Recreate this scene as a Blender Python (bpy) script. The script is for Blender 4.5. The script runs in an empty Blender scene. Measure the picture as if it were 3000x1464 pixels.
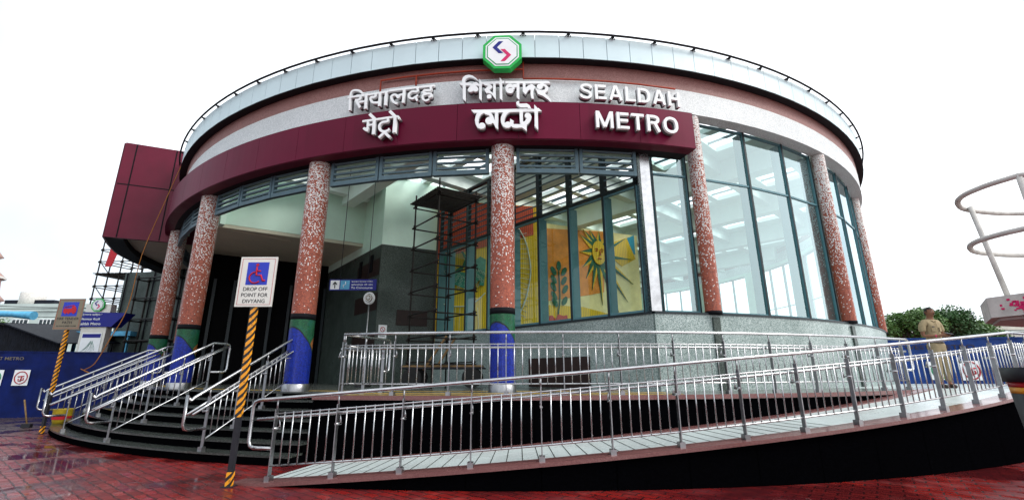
import bpy, bmesh, math, random
from mathutils import Vector, Matrix
random.seed(7)
S = bpy.context.scene
COL = S.collection
rad = math.radians
# ------------------------------------------------------------------ camera
cd = bpy.data.cameras.new('camera'); cam = bpy.data.objects.new('camera', cd); COL.objects.link(cam)
cd.sensor_width = 36; cd.lens = 16.026; cd.clip_end = 2000; cd.clip_start = .05
cam.matrix_world = Matrix.Translation((0, 0, 1.33)) @ Matrix.Rotation(rad(90)+.2649, 4, 'X') @ Matrix.Rotation(-.0034, 4, 'Z')
S.camera = cam
# ------------------------------------------------------------------ light
SUN_EL, SUN_AZ = rad(44), rad(108)      # behind cloud, high to the right
W = bpy.data.worlds.new('World'); S.world = W; W.use_nodes = True
nt = W.node_tree; bgn = nt.nodes['Background']
sky = nt.nodes.new('ShaderNodeTexSky'); sky.sky_type = 'NISHITA'; sky.sun_disc = False
sky.sun_elevation = SUN_EL; sky.sun_rotation = SUN_AZ; sky.dust_density = 4
tc = nt.nodes.new('ShaderNodeTexCoord')
nz = nt.nodes.new('ShaderNodeTexNoise'); nz.inputs['Scale'].default_value = 1.6; nz.inputs['Detail'].default_value = 5
nt.links.new(tc.outputs['Generated'], nz.inputs['Vector'])
cr = nt.nodes.new('ShaderNodeValToRGB')
cr.color_ramp.elements[0].position = .34; cr.color_ramp.elements[0].color = (5.2, 6.0, 6.8, 1)
cr.color_ramp.elements[1].position = .56; cr.color_ramp.elements[1].color = (11.4, 11.8, 12.2, 1)
nt.links.new(nz.outputs['Fac'], cr.inputs['Fac'])
mx = nt.nodes.new('ShaderNodeMix'); mx.data_type = 'RGBA'; mx.inputs['Factor'].default_value = .88
sx = nt.nodes.new('ShaderNodeSeparateXYZ'); nt.links.new(tc.outputs['Generated'], sx.inputs[0])
mr = nt.nodes.new('ShaderNodeMapRange'); nt.links.new(sx.outputs[0], mr.inputs[0]); mr.inputs[1].default_value = -.86; mr.inputs[2].default_value = -.5
m2 = nt.nodes.new('ShaderNodeMix'); m2.data_type = 'RGBA'; nt.links.new(mr.outputs[0], m2.inputs['Factor'])
cr2 = nt.nodes.new('ShaderNodeValToRGB'); nt.links.new(nz.outputs['Fac'], cr2.inputs['Fac'])
cr2.color_ramp.elements[0].position = .35; cr2.color_ramp.elements[0].color = (4.3, 5.0, 5.6, 1); cr2.color_ramp.elements[1].position = .7; cr2.color_ramp.elements[1].color = (5.6, 6.1, 6.5, 1)
nt.links.new(cr2.outputs[0], m2.inputs[6]); nt.links.new(cr.outputs[0], m2.inputs[7])
nt.links.new(sky.outputs[0], mx.inputs[6]); nt.links.new(m2.outputs[2], mx.inputs[7])
nt.links.new(mx.outputs[2], bgn.inputs['Color']); bgn.inputs['Strength'].default_value = .1
sd = bpy.data.lights.new('sun', 'SUN'); sd.energy = 1.5; sd.angle = rad(26); sd.color = (1, .97, .92)
so = bpy.data.objects.new('sun', sd); COL.objects.link(so)
sdir = Vector((math.sin(SUN_AZ)*math.cos(SUN_EL), math.cos(SUN_AZ)*math.cos(SUN_EL), math.sin(SUN_EL)))
so.rotation_euler = sdir.to_track_quat('Z', 'Y').to_euler()
S.view_settings.view_transform = 'Standard'; S.view_settings.look = 'None'
S.view_settings.exposure = 0.85; S.view_settings.gamma = 1
S.cycles.max_bounces = 8; S.cycles.diffuse_bounces = 4; S.cycles.glossy_bounces = 4
S.cycles.transparent_max_bounces = 24; S.cycles.sample_clamp_indirect = 6
# ------------------------------------------------------------------ mesh helpers
CX, CY = .34, 23.4                      # centre of the round hall
def pp(a, r, z=0.):
    a = rad(a); return Vector((CX+r*math.sin(a), CY-r*math.cos(a), z))
def catmull(P, n=6):
    if len(P) < 3: return [Vector(p) for p in P]
    P = [Vector(p) for p in P]; Q = [P[0]*2-P[1]]+P+[P[-1]*2-P[-2]]; R = []
    for i in range(1, len(Q)-2):
        for k in range(n):
            t = k/n
            R.append(.5*((2*Q[i])+(Q[i+1]-Q[i-1])*t+(2*Q[i-1]-5*Q[i]+4*Q[i+1]-Q[i+2])*t*t+(3*Q[i]-Q[i-1]-3*Q[i+1]+Q[i+2])*t**3))
    return R+[P[-1]]
class MB:
    def __init__(s): s.v = []; s.f = []; s.uv = []; s.sm = []
    def face(s, pts, uv=None, smooth=False):
        i = len(s.v); s.v += [tuple(p) for p in pts]; s.f.append(tuple(range(i, i+len(pts)))); s.uv.append(uv); s.sm.append(smooth); return s
    def box8(s, p):
        i = len(s.v); s.v += [tuple(q) for q in p]
        for f in ((0,3,2,1),(4,5,6,7),(0,1,5,4),(1,2,6,5),(2,3,7,6),(3,0,4,7)):
            s.f.append(tuple(i+k for k in f)); s.uv.append(None); s.sm.append(False)
        return s
    def box(s, a, b):
        (x0,y0,z0),(x1,y1,z1) = a, b
        return s.box8([(x0,y0,z0),(x1,y0,z0),(x1,y1,z0),(x0,y1,z0),(x0,y0,z1),(x1,y0,z1),(x1,y1,z1),(x0,y1,z1)])
    def obox(s, c, ax, ay, az):       # centre + three half vectors
        c, ax, ay, az = map(Vector, (c, ax, ay, az))
        return s.box8([c-ax-ay-az, c+ax-ay-az, c+ax+ay-az, c-ax+ay-az, c-ax-ay+az, c+ax-ay+az, c+ax+ay+az, c-ax+ay+az])
    def beam(s, p, q, w, h, up=(0,0,1)):  # centre line beam
        p, q = Vector(p), Vector(q); d = (q-p).normalized(); side = d.cross(Vector(up)).normalized(); u = side.cross(d)
        return s.obox((p+q)/2, (q-p)/2, side*w/2, u*h/2)
    def sheet(s, p, q, t, z0, z1):        # vertical slab from p to q (2d), thickness t
        p, q = Vector((p[0],p[1],0)), Vector((q[0],q[1],0)); d = (q-p).normalized(); n = Vector((-d.y, d.x, 0))
        return s.obox((p+q)/2+Vector((0,0,(z0+z1)/2)), (q-p)/2, n*t/2, (0,0,(z1-z0)/2))
    def arc(s, r0, r1, z0, z1, a0, a1, step=2.5, ends=True):   # solid ring segment
        n = max(1, int(math.ceil(abs(a1-a0)/step-1e-6)))
        for k in range(n):
            a, b = a0+(a1-a0)*k/n, a0+(a1-a0)*(k+1)/n
            za0, za1, zb0, zb1 = (z0(a), z1(a), z0(b), z1(b)) if callable(z0) else (z0, z1, z0, z1)
            ua, ub = rad(a)*r1, rad(b)*r1
            s.face([pp(a,r1,za0), pp(b,r1,zb0), pp(b,r1,zb1), pp(a,r1,za1)], [(ua,za0),(ub,zb0),(ub,zb1),(ua,za1)])
            s.face([pp(b,r0,zb0), pp(a,r0,za0), pp(a,r0,za1), pp(b,r0,zb1)], [(ub,zb0),(ua,za0),(ua,za1),(ub,zb1)])
            s.face([pp(a,r1,za1), pp(b,r1,zb1), pp(b,r0,zb1), pp(a,r0,za1)], [(ua,r1),(ub,r1),(ub,r0),(ua,r0)])
            s.face([pp(a,r0,za0), pp(b,r0,zb0), pp(b,r1,zb0), pp(a,r1,za0)], [(ua,r0),(ub,r0),(ub,r1),(ua,r1)])
            if ends and k == 0: s.face([pp(a,r0,za0), pp(a,r1,za0), pp(a,r1,za1), pp(a,r0,za1)], [(0,za0),(.2,za0),(.2,za1),(0,za1)])
            if ends and k == n-1: s.face([pp(b,r1,zb0), pp(b,r0,zb0), pp(b,r0,zb1), pp(b,r1,zb1)], [(0,zb0),(.2,zb0),(.2,zb1),(0,zb1)])
        return s
    def tube(s, P, r, n=8, cap=True, closed=False):
        P = [Vector(p) for p in P]; R = r if isinstance(r, (list, tuple)) else [r]*len(P)
        i0 = len(s.v); m = len(P); pu = None
        for k, p in enumerate(P):
            d = (P[(k+1)%m]-P[k-1]) if closed else (P[min(k+1,m-1)]-P[max(k-1,0)])
            d.normalize()
            if pu is None: pu = Vector((0,0,1)) if abs(d.z) < .9 else Vector((1,0,0))
            a = d.cross(pu).normalized(); u = a.cross(d).normalized(); pu = u
            for j in range(n):
                t = 2*math.pi*j/n; s.v.append(tuple(p+a*R[k]*math.cos(t)+u*R[k]*math.sin(t)))
        for k in range(m if closed else m-1):
            for j in range(n):
                s.f.append((i0+k*n+j, i0+k*n+(j+1)%n, i0+((k+1)%m)*n+(j+1)%n, i0+((k+1)%m)*n+j)); s.uv.append(None); s.sm.append(True)
        if cap and not closed:
            s.f.append(tuple(i0+j for j in reversed(range(n)))); s.uv.append(None); s.sm.append(False)
            s.f.append(tuple(i0+(m-1)*n+j for j in range(n))); s.uv.append(None); s.sm.append(False)
        return s
    def lathe(s, c, prof, n=32, uvm=True):   # profile (r,z) about vertical axis at c; uv in metres
        c = Vector(c)
        for (ra, za), (rb, zb) in zip(prof[:-1], prof[1:]):
            for j in range(n):
                t0, t1 = 2*math.pi*j/n, 2*math.pi*(j+1)/n
                f = lambda r, z, t: (c.x+r*math.sin(t), c.y-r*math.cos(t), c.z+z)
                R = max(ra, rb)
                s.face([f(ra,za,t0), f(ra,za,t1), f(rb,zb,t1), f(rb,zb,t0)],
                       [(t0*R,za+c.z),(t1*R,za+c.z),(t1*R,zb+c.z),(t0*R,zb+c.z)], True)
        return s
    def prism(s, pts, M, t):     # 2d outline -> extruded by t along M's z; M 4x4
        n = len(pts); A = [M@Vector((x,y,t)) for x, y in pts]; B = [M@Vector((x,y,0)) for x, y in pts]
        i = len(s.v); s.v += [tuple(a) for a in A+B]
        s.f.append(tuple(range(i, i+n))); s.f.append(tuple(range(i+2*n-1, i+n-1, -1))); s.uv += [None]*2; s.sm += [False]*2
        for k in range(n):
            s.f.append((i+n+k, i+n+(k+1)%n, i+(k+1)%n, i+k)); s.uv.append(None); s.sm.append(False)
        return s
    def build(s, name, mat, parent=None, weld=False):
        me = bpy.data.meshes.new(name); me.from_pydata(s.v, [], s.f)
        if any(u is not None for u in s.uv):
            L = me.uv_layers.new(name='UVMap').data; k = 0
            for f, u in zip(s.f, s.uv):
                for j in range(len(f)):
                    L[k].uv = u[j] if u else (0, 0)
                    k += 1
        for p, m in zip(me.polygons, s.sm): p.use_smooth = m
        if weld or any(s.sm):
            bm = bmesh.new(); bm.from_mesh(me); bmesh.ops.remove_doubles(bm, verts=bm.verts, dist=1e-5); bm.to_mesh(me); bm.free()
        if mat: me.materials.append(mat)
        o = bpy.data.objects.new(name, me); COL.objects.link(o); attach(o, parent); return o
LOC = {}
def attach(o, parent):
    if parent is None: return
    o.parent = parent
    if parent.name in LOC: o.matrix_parent_inverse = Matrix.Translation(-LOC[parent.name])
def tag(o, label=None, cat=None, group=None, kind=None):
    if label: o['label'] = label
    if cat: o['category'] = cat
    if group: o['group'] = group
    if kind: o['kind'] = kind
    return o
def thing(name, label, cat, loc, group=None):
    o = bpy.data.objects.new(name, None); COL.objects.link(o); o.location = loc; o.empty_display_size = .2
    LOC[o.name] = Vector(loc); return tag(o, label, cat, group)
# ------------------------------------------------------------------ materials
class NT:
    def __init__(s, name):
        s.m = bpy.data.materials.new(name); s.m.use_nodes = True; s.t = s.m.node_tree; s.b = s.t.nodes['Principled BSDF']
    def n(s, typ, props=None, **ins):
        o = s.t.nodes.new('ShaderNode'+typ)
        for k, v in (props or {}).items(): setattr(o, k, v)
        for k, v in ins.items(): s.set(o, k, v)
        return o
    def set(s, o, k, v):
        sock = o.inputs[int(k[1:])] if k[0] == 'i' and k[1:].isdigit() else o.inputs[k.replace('_', ' ')]
        if isinstance(v, bpy.types.NodeSocket): s.t.links.new(v, sock)
        elif isinstance(v, bpy.types.Node): s.t.links.new(v.outputs[0], sock)
        else:
            if isinstance(v, (tuple, list)) and len(v) == 3 and sock.type == 'RGBA': v = (*v, 1)
            sock.default_value = v
    def math(s, op, a, b=0., c=0.): return s.n('Math', {'operation': op}, i0=a, i1=b, i2=c)
    def mix(s, f, a, b):
        o = s.t.nodes.new('ShaderNodeMix'); o.data_type = 'RGBA'
        s.set(o, 'i0', f); s.set(o, 'i6', a); s.set(o, 'i7', b); return o.outputs[2]
    def P(s, **k):
        for a, b in k.items(): s.set(s.b, a, b)
        return s.m
    def ramp(s, f, stops):
        o = s.n('ValToRGB', i0=f); e = o.color_ramp.elements
        while len(e) < len(stops): e.new(.5)
        for q, (p, c) in zip(e, stops): q.position = p; q.color = (*c, 1) if len(c) == 3 else c
        return o.outputs[0]
    def bump(s, h, dist=.01, st=.6): s.set(s.b, 'Normal', s.n('Bump', Strength=st, Distance=dist, Height=h)); return s
def sc(c, k): return tuple(min(1, x*k) for x in c)
def M(name, col, rough=.5, metal=0., var=.15, scale=6, bump=0., spec=.3, rv=.1):
    t = NT(name); co = t.n('TexCoord').outputs['Object']
    z = t.n('TexNoise', Vector=co, Scale=scale, Detail=6, Roughness=.6)
    t.P(Base_Color=t.ramp(z, [(.3, sc(col, 1-var)), (.7, sc(col, 1+var))]), Metallic=metal)
    z2 = t.n('TexNoise', Vector=co, Scale=scale*2.3, Detail=4)
    t.set(t.b, 'Roughness', t.n('MapRange', Value=z2, i3=max(.02, rough-rv), i4=min(1, rough+rv)))
    t.set(t.b, 'Specular IOR Level', spec)
    if bump: t.bump(z, bump)
    return t.m
def granite(name, cols, rough=.3, scale=90, joints=None, spec=.5):
    t = NT(name); co = t.n('TexCoord').outputs['Object']
    v = t.n('TexVoronoi', Vector=co, Scale=scale); w = t.n('TexNoise', Vector=co, Scale=scale*.8, Detail=2)
    big = t.n('TexNoise', Vector=co, Scale=1.1, Detail=5)
    f = t.math('ADD', t.math('MULTIPLY', t.n('SeparateColor', i0=v.outputs['Color']).outputs[0], .55), t.math('MULTIPLY', w, .5))
    c = t.ramp(f, [(.25, cols[0]), (.5, cols[1]), (.75, cols[2])])
    c = t.mix(t.n('MapRange', Value=big, i1=.35, i2=.7, i3=0., i4=.45), c, sc(cols[0], 1.2))
    if joints:
        b = t.n('TexBrick', {'offset': 0.}, Vector=t.n('UVMap') if joints[2] else co, Scale=1., Mortar_Size=.006, Brick_Width=joints[0], Row_Height=joints[1], Color1=(1,1,1), Color2=(1,1,1), Mortar=(0,0,0))
        c = t.mix(b.outputs['Fac'], c, sc(cols[0], .35))
    t.P(Base_Color=c); t.set(t.b, 'Specular IOR Level', spec)
    t.set(t.b, 'Roughness', t.n('MapRange', Value=big, i1=.3, i2=.7, i3=rough*.6, i4=rough*1.4))
    return t.m
def tiles(t, size, vec=None):   # returns (random value, grout mask, u, v)
    uv = t.n('UVMap') if vec is None else vec
    sp = t.n('SeparateXYZ', i0=uv)
    a, b = t.math('DIVIDE', sp.outputs[0], size), t.math('DIVIDE', sp.outputs[1], size)
    fl = t.n('CombineXYZ', i0=t.math('FLOOR', a), i1=t.math('FLOOR', b))
    wn = t.n('TexWhiteNoise', {'noise_dimensions': '2D'}, Vector=fl)
    fa = t.math('ABSOLUTE', t.math('SUBTRACT', t.math('FRACT', a), .5)); fb = t.math('ABSOLUTE', t.math('SUBTRACT', t.math('FRACT', b), .5))
    g = t.math('GREATER_THAN', t.math('MAXIMUM', fa, fb), .43)
    return wn, g, sp.outputs[0], sp.outputs[1]
def mosaic_band(name, c1, c2, grout, size=.045, rough=.35, stain=.3):
    t = NT(name); wn, g, u, v = tiles(t, size)
    big = t.n('TexNoise', Vector=t.n('TexCoord').outputs['Object'], Scale=1.4, Detail=6)
    c = t.mix(wn.outputs[0], c1, c2)
    c = t.mix(t.n('MapRange', Value=big, i1=.4, i2=.75, i3=0., i4=stain), c, sc(c1, .45))
    c = t.mix(g, c, grout)
    t.P(Base_Color=c, Roughness=rough); t.bump(t.math('SUBTRACT', 1., g), .004, .5); return t.m
def mosaic_column():
    t = NT('column_mosaic'); wn, g, u, v = tiles(t, .0225)
    w2 = t.n('SeparateColor', i0=wn.outputs['Color'])
    clump = t.n('TexNoise', Vector=t.n('CombineXYZ', i0=u, i1=v), Scale=5., Detail=3)
    p = t.math('ADD', t.math('POWER', t.n('MapRange', Value=v, i1=2.6, i2=6.4, i3=0.0, i4=1.), 1.6), t.n('MapRange', Value=clump, i1=.3, i2=.7, i3=-.03, i4=.04))
    p = t.math('ADD', t.math('MULTIPLY', p, .78), .015)
    white = t.math('LESS_THAN', wn.outputs[0], p)
    terra = t.mix(w2.outputs[1], (.22, .036, .016), (.46, .1, .045))
    top = t.mix(white, terra, t.mix(w2.outputs[2], (.55, .55, .53), (.92, .9, .86)))
    # lower picture: green over blue with a slanting dark edge and an orange wedge
    wav = t.n('TexNoise', Vector=t.n('CombineXYZ', i0=u, i1=v), Scale=2.2, Detail=3)
    edge = t.math('ADD', t.math('MULTIPLY', t.math('SINE', t.math('MULTIPLY', t.math('ADD', u, .5), 4.1)), .3), 1.92)
    edge = t.math('ADD', edge, t.math('MULTIPLY', wav, .12))
    green = t.mix(w2.outputs[1], t.mix(t.math('GREATER_THAN', wav, .5), (.002, .06, .02), (.004, .09, .06)), (.01, .14, .04))
    blue = t.mix(w2.outputs[1], (.001, .01, .2), (.004, .03, .42))
    low = t.mix(t.math('GREATER_THAN', v, edge), blue, green)
    de = t.math('ABSOLUTE', t.math('SUBTRACT', v, edge))
    low = t.mix(t.math('LESS_THAN', de, .02), low, (.004, .01, .01))
    ws = t.math('SUBTRACT', t.math('SINE', t.math('MULTIPLY', t.math('SUBTRACT', u, .1), 4.0)), .8)
    wedge = t.math('LESS_THAN', t.math('ABSOLUTE', t.math('SUBTRACT', v, 1.95)), t.math('ADD', t.math('MULTIPLY', ws, .7), t.math('MULTIPLY', t.math('SUBTRACT', wav, .5), .2)))
    low = t.mix(wedge, low, (.4, .13, .02))
    c = t.mix(t.math('GREATER_THAN', v, 2.5), low, top)
    c = t.mix(g, c, t.mix(t.math('GREATER_THAN', v, 2.5), (.006, .012, .03), (.13, .09, .08)))
    t.P(Base_Color=c, Roughness=.3, Specular_IOR_Level=.3); t.bump(t.math('SUBTRACT', 1., g), .003, .6); return t.m
def glass(name, tint=(.82, .93, .9), base=.06, rough=0.02, gt=(.95, 1, 1)):
    t = NT(name); tr = t.n('BsdfTransparent', Color=tint); gl = t.n('BsdfGlossy', Color=gt, Roughness=rough)
    fr = t.n('LayerWeight', Blend=.5).outputs['Facing']; f = t.math('MINIMUM', t.math('ADD', t.math('MULTIPLY', t.math('POWER', fr, 3.2), .9), base), .95)
    mxs = t.n('MixShader', i0=f); t.t.links.new(tr.outputs[0], mxs.inputs[1]); t.t.links.new(gl.outputs[0], mxs.inputs[2])
    t.t.links.new(mxs.outputs[0], t.t.nodes['Material Output'].inputs['Surface']); t.t.nodes.remove(t.b); return t.m
def paving():
    t = NT('red_paving'); co = t.n('TexCoord').outputs['Object']
    mp = t.n('Mapping', Vector=co, Rotation=(0, 0, rad(38)))
    wob = t.n('TexNoise', Vector=mp, Scale=9., Detail=1)
    vv = t.n('VectorMath', {'operation': 'ADD'}, i0=mp, i1=t.n('VectorMath', {'operation': 'SCALE'}, i0=wob.outputs['Color'], Scale=.05))
    b = t.n('TexBrick', Vector=vv, Scale=1., Mortar_Size=.01, Mortar_Smooth=.2, Brick_Width=.24, Row_Height=.125, Color1=(.25,.015,.012), Color2=(.11,.006,.007), Mortar=(.008,.003,.003))
    big = t.n('TexNoise', Vector=co, Scale=.55, Detail=6); mid = t.n('TexNoise', Vector=co, Scale=3.5, Detail=7)
    c = t.mix(t.n('MapRange', Value=mid, i1=.56, i2=.75, i3=0., i4=.35), b.outputs[0], (.3, .07, .06))
    c = t.mix(t.n('MapRange', Value=big, i1=.42, i2=.62, i3=0., i4=.6), c, (.08, .008, .012))
    sp = t.n('SeparateXYZ', i0=co)   # earth dust towards the barricade on the left
    dust = t.math('ADD', t.n('MapRange', Value=sp.outputs[0], i1=-9., i2=-15., i3=-.2, i4=.9), t.math('MULTIPLY', mid, .35))
    c = t.mix(t.n('MapRange', Value=dust, i1=.35, i2=.7), c, (.075, .05, .05))
    pud = t.n('MapRange', Value=t.n('TexNoise', Vector=co, Scale=.8, Detail=3), i1=.5, i2=.58)
    c = t.mix(t.math('MULTIPLY', pud, .55), c, (.03, .008, .01))
    t.P(Base_Color=c, Specular_IOR_Level=.35)
    b2 = t.n('TexBrick', Vector=vv, Scale=1., Mortar_Size=.01, Mortar_Smooth=.2, Brick_Width=.24, Row_Height=.125, Color1=(0,0,0), Color2=(1,1,1), Mortar=(1,1,1))
    r = t.math('ADD', t.n('MapRange', Value=mid, i1=.35, i2=.65, i3=.08, i4=.3), t.math('MULTIPLY', b2.outputs[0], .3))
    t.set(t.b, 'Roughness', t.math('MULTIPLY', r, t.math('SUBTRACT', 1., t.math('MULTIPLY', pud, .8))))
    hh = t.math('ADD', t.math('MULTIPLY', b.outputs['Fac'], -1.), t.math('MULTIPLY', mid, .5))
    t.set(t.b, 'Normal', t.n('Bump', Strength=t.math('SUBTRACT', .75, t.math('MULTIPLY', pud, .6)), Distance=.02, Height=hh)); return t.m
def stripes():
    t = NT('yellow_black_stripes'); co = t.n('TexCoord').outputs['Object']; sp = t.n('SeparateXYZ', i0=co)
    k = t.math('SUBTRACT', t.math('MULTIPLY', sp.outputs[2], 9.5), t.math('MULTIPLY', t.math('ADD', sp.outputs[0], sp.outputs[1]), 9.))
    c = t.mix(t.math('GREATER_THAN', t.math('FRACT', k), .47), (.008, .008, .01), (.75, .3, .01))
    z = t.n('TexNoise', Vector=co, Scale=25., Detail=5)
    c = t.mix(t.n('MapRange', Value=z, i1=.55, i2=.7, i3=0., i4=.7), c, (.03, .02, .01))
    return t.P(Base_Color=c, Roughness=.45)
m = {}
m['paving'] = paving()
m['white_band'] = mosaic_band('grey_white_mosaic', (.6,.64,.64), (.8,.83,.83), (.34,.36,.37), .026, .45, .15)
m['pink_band'] = mosaic_band('terracotta_mosaic', (.25,.09,.075), (.35,.16,.14), (.17,.09,.08), .026, .5, .3)
m['column'] = mosaic_column()
def panel_metal(name, col, rough, coat=.3):
    t = NT(name); uv = t.n('UVMap'); sp = t.n('SeparateXYZ', i0=uv)
    cell = t.n('TexWhiteNoise', {'noise_dimensions': '1D'}, W=t.math('FLOOR', t.math('DIVIDE', sp.outputs[0], 1.29)))
    z = t.n('TexNoise', Vector=t.n('TexCoord').outputs['Object'], Scale=2., Detail=5)
    c = t.mix(cell.outputs[0], sc(col, .82), sc(col, 1.15)); c = t.mix(t.n('MapRange', Value=z, i1=.4, i2=.8, i3=0., i4=.35), c, sc(col, .6))
    return t.P(Base_Color=c, Roughness=rough, Coat_Weight=coat, Coat_Roughness=.15, Specular_IOR_Level=.12)
m['maroon'] = panel_metal('maroon_panel', (.12,.0015,.024), .42, .0)
m['maroon_d'] = M('maroon_panel_plain', (.1,.002,.018), .45, var=.12, scale=1.5, spec=.25)
m['clad'] = M('pale_cladding', (.6,.74,.77), .35, var=.05, scale=1.2)
m['dark'] = M('dark_soffit', (.012,.012,.015), .7, spec=.2)
m['seam'] = M('seam_black', (.006,.006,.008), .7, spec=.1)
m['steel'] = M('brushed_steel', (.46,.46,.47), .27, 1., .2, 7, rv=.12)
m['steel_d'] = M('steel_post', (.34,.34,.35), .35, 1., .15, 9)
m['frame'] = M('slate_blue_frame', (.085,.15,.18), .4, var=.15)
m['frame_d'] = M('dark_frame', (.012,.02,.024), .4)
m['granite'] = granite('grey_granite', ((.09,.13,.12),(.26,.33,.315),(.52,.58,.56)), .35, 80, spec=.35)
m['granite_d'] = granite('dark_grey_granite', ((.015,.022,.018),(.045,.06,.052),(.11,.14,.125)), .4, 95, spec=.25)
m['black'] = granite('black_granite', ((.001,.001,.0013),(.0013,.0013,.0018),(.0017,.0017,.0024)), .45, 60, spec=.0, joints=(.9, 1.5, 1))
m['black'].node_tree.nodes['Principled BSDF'].inputs['IOR'].default_value = 1.2
m['tread'] = granite('wet_step_granite', ((.012,.015,.013),(.03,.036,.033),(.09,.1,.09)), .2, 110)
m['ramp'] = granite('pale_ramp_granite', ((.38,.44,.43),(.5,.56,.55),(.66,.7,.69)), .3, 130)
m['coping'] = granite('brown_coping', ((.12,.045,.045),(.165,.07,.068),(.23,.11,.1)), .2, 150)
m['plat'] = granite('platform_stone', ((.05,.055,.05),(.12,.13,.12),(.22,.23,.2)), .2, 50)
m['tactile'] = M('yellow_tactile', (.42,.26,.04), .45, var=.3)
m['plaster'] = M('white_plaster', (.68,.9,.78), .8, var=.07, scale=1.3)
m['plaster_c'] = M('ceiling_white', (.8,.9,.86), .8, var=.05, scale=1.)
m['beige'] = M('beige_soffit', (.6,.58,.46), .8, var=.06, scale=1.)
m['hall_shade'] = M('painted_hall_shade', (.0025,.0025,.003), .7, spec=.05)  # shade of the deep hall painted as a near-black wall colour
m['glass'] = glass('clear_glass'); m['glass_s'] = glass('skylight_glass', (.93,.97,.97), .0)
m['glass_f'] = glass('front_glass', (.86,.97,.9), .035); m['fin'] = M('teal_fin', (.08,.19,.22), .35, var=.1); m['glass_r'] = glass('curved_glass', (.78,.97,.94), .24, .03, (.8,.96,.98))
m['letter'] = M('letter_white', (.82,.84,.84), .35, var=.04)
m['letter_s'] = M('letter_side', (.12,.12,.13), .5)
m['green'] = M('logo_green', (.01,.42,.07), .4, var=.05)
m['green2'] = M('logo_green_dark', (.02,.3,.12), .4, var=.05)
m['white'] = M('white_paint', (.8,.82,.83), .4, var=.04)
m['navy'] = M('navy_paint', (.004,.008,.2), .4, var=.08)
m['magenta'] = M('magenta_paint', (.6,.01,.12), .4, var=.08)
m['pipe'] = M('red_pipe', (.33,.04,.015), .5)
m['stripe'] = stripes()
m['sign'] = M('sign_plate', (.62,.6,.55), .35, .35, .05)
m['sign2'] = M('dull_sign_plate', (.2,.17,.12), .4, .3, .1)
m['signblue'] = M('sign_blue', (.02,.04,.42), .4, var=.08)
m['signred'] = M('sign_red', (.42,.01,.02), .45, var=.15)
m['ink'] = M('black_ink', (.015,.015,.02), .5)
m['fence'] = M('blue_barricade', (.0015,.009,.085), .55, var=.4, scale=2.5, spec=.15)
m['fence_r'] = M('bright_blue_barricade', (.002,.03,.16), .5, var=.25, scale=2., spec=.2)
m['scaf'] = M('scaffold_pipe', (.02,.016,.014), .55, .4, .4, 20)
m['rope'] = M('orange_rope', (.3,.11,.02), .8, var=.2, scale=40)
m['brown'] = M('dark_brown_board', (.022,.01,.008), .5, var=.3)
m['wood'] = M('weathered_wood', (.2,.12,.05), .7, var=.35, scale=14)
m['conc'] = M('grubby_concrete', (.52,.5,.47), .8, var=.2, scale=9, bump=.004)
m['cream'] = M('cream_render', (.55,.55,.48), .85, var=.12, scale=1.)
m['palewall'] = M('pale_green_render', (.5,.58,.55), .85, var=.15, scale=.8)
m['winglass'] = M('far_window', (.03,.045,.05), .2, var=.3)
m['bark'] = M('bark', (.06,.04,.03), .9, var=.3, bump=.02)
m['tin'] = M('rusty_tin_sheet', (.005,.007,.014), .6, 0, .5, 4, spec=.2)
m['tarp'] = M('light_blue_tarp', (.1,.38,.6), .5, var=.2)
m['yellow'] = M('yellow_plastic', (.42,.3,.02), .4, var=.25)
m['rubber'] = M('black_rubber', (.01,.01,.01), .7)
def catmull2(P, n=6): return [(v.x, v.y) for v in catmull([(x, y, 0) for x, y in P], n)]
HINDI_TOP=[(0.028,[(-4.162,7.414),(-3.666,7.399),(-3.123,7.402)]),(0.028,[(-3.115,7.415),(-2.568,7.415),(-2.048,7.419)]),(0.028,[(-3.765,7.439),(-3.825,7.509),(-3.911,7.557),(-4.005,7.574),(-4.07,7.548),(-4.091,7.47),(-4.094,7.38),(-4.076,7.07)]),(0.031,[(-3.82,7.412),(-3.82,7.339),(-3.864,7.306),(-3.956,7.309)]),(0.033,[(-3.937,7.315),(-3.804,7.092)]),(0.027,[(-3.862,7.239),(-3.695,7.241)]),(0.035,[(-3.679,7.436),(-3.666,7.041)]),(0.031,[(-3.455,7.405),(-3.431,7.356),(-3.457,7.31),(-3.546,7.314),(-3.546,7.245),(-3.478,7.171),(-3.348,7.151)]),(0.035,[(-3.327,7.42),(-3.324,7.056)]),(0.034,[(-3.178,7.415),(-3.175,7.056)]),(0.03,[(-2.886,7.065),(-2.948,7.091),(-3.011,7.161),(-3.04,7.244),(-3.006,7.292),(-2.93,7.282),(-2.881,7.213),(-2.836,7.269),(-2.763,7.274)]),(0.034,[(-2.745,7.417),(-2.753,7.062)]),(0.028,[(-2.434,7.399),(-2.432,7.311),(-2.554,7.318),(-2.628,7.26),(-2.612,7.179),(-2.528,7.143),(-2.461,7.179),(-2.411,7.217)]),(0.028,[(-2.471,7.18),(-2.419,7.07)]),(0.03,[(-2.132,7.412),(-2.132,7.313),(-2.265,7.315),(-2.288,7.265),(-2.205,7.23),(-2.116,7.212),(-2.114,7.151),(-2.168,7.139)]),(0.026,[(-2.205,7.221),(-2.296,7.196),(-2.291,7.108),(-2.22,7.054),(-2.147,7.085)])]
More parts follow.
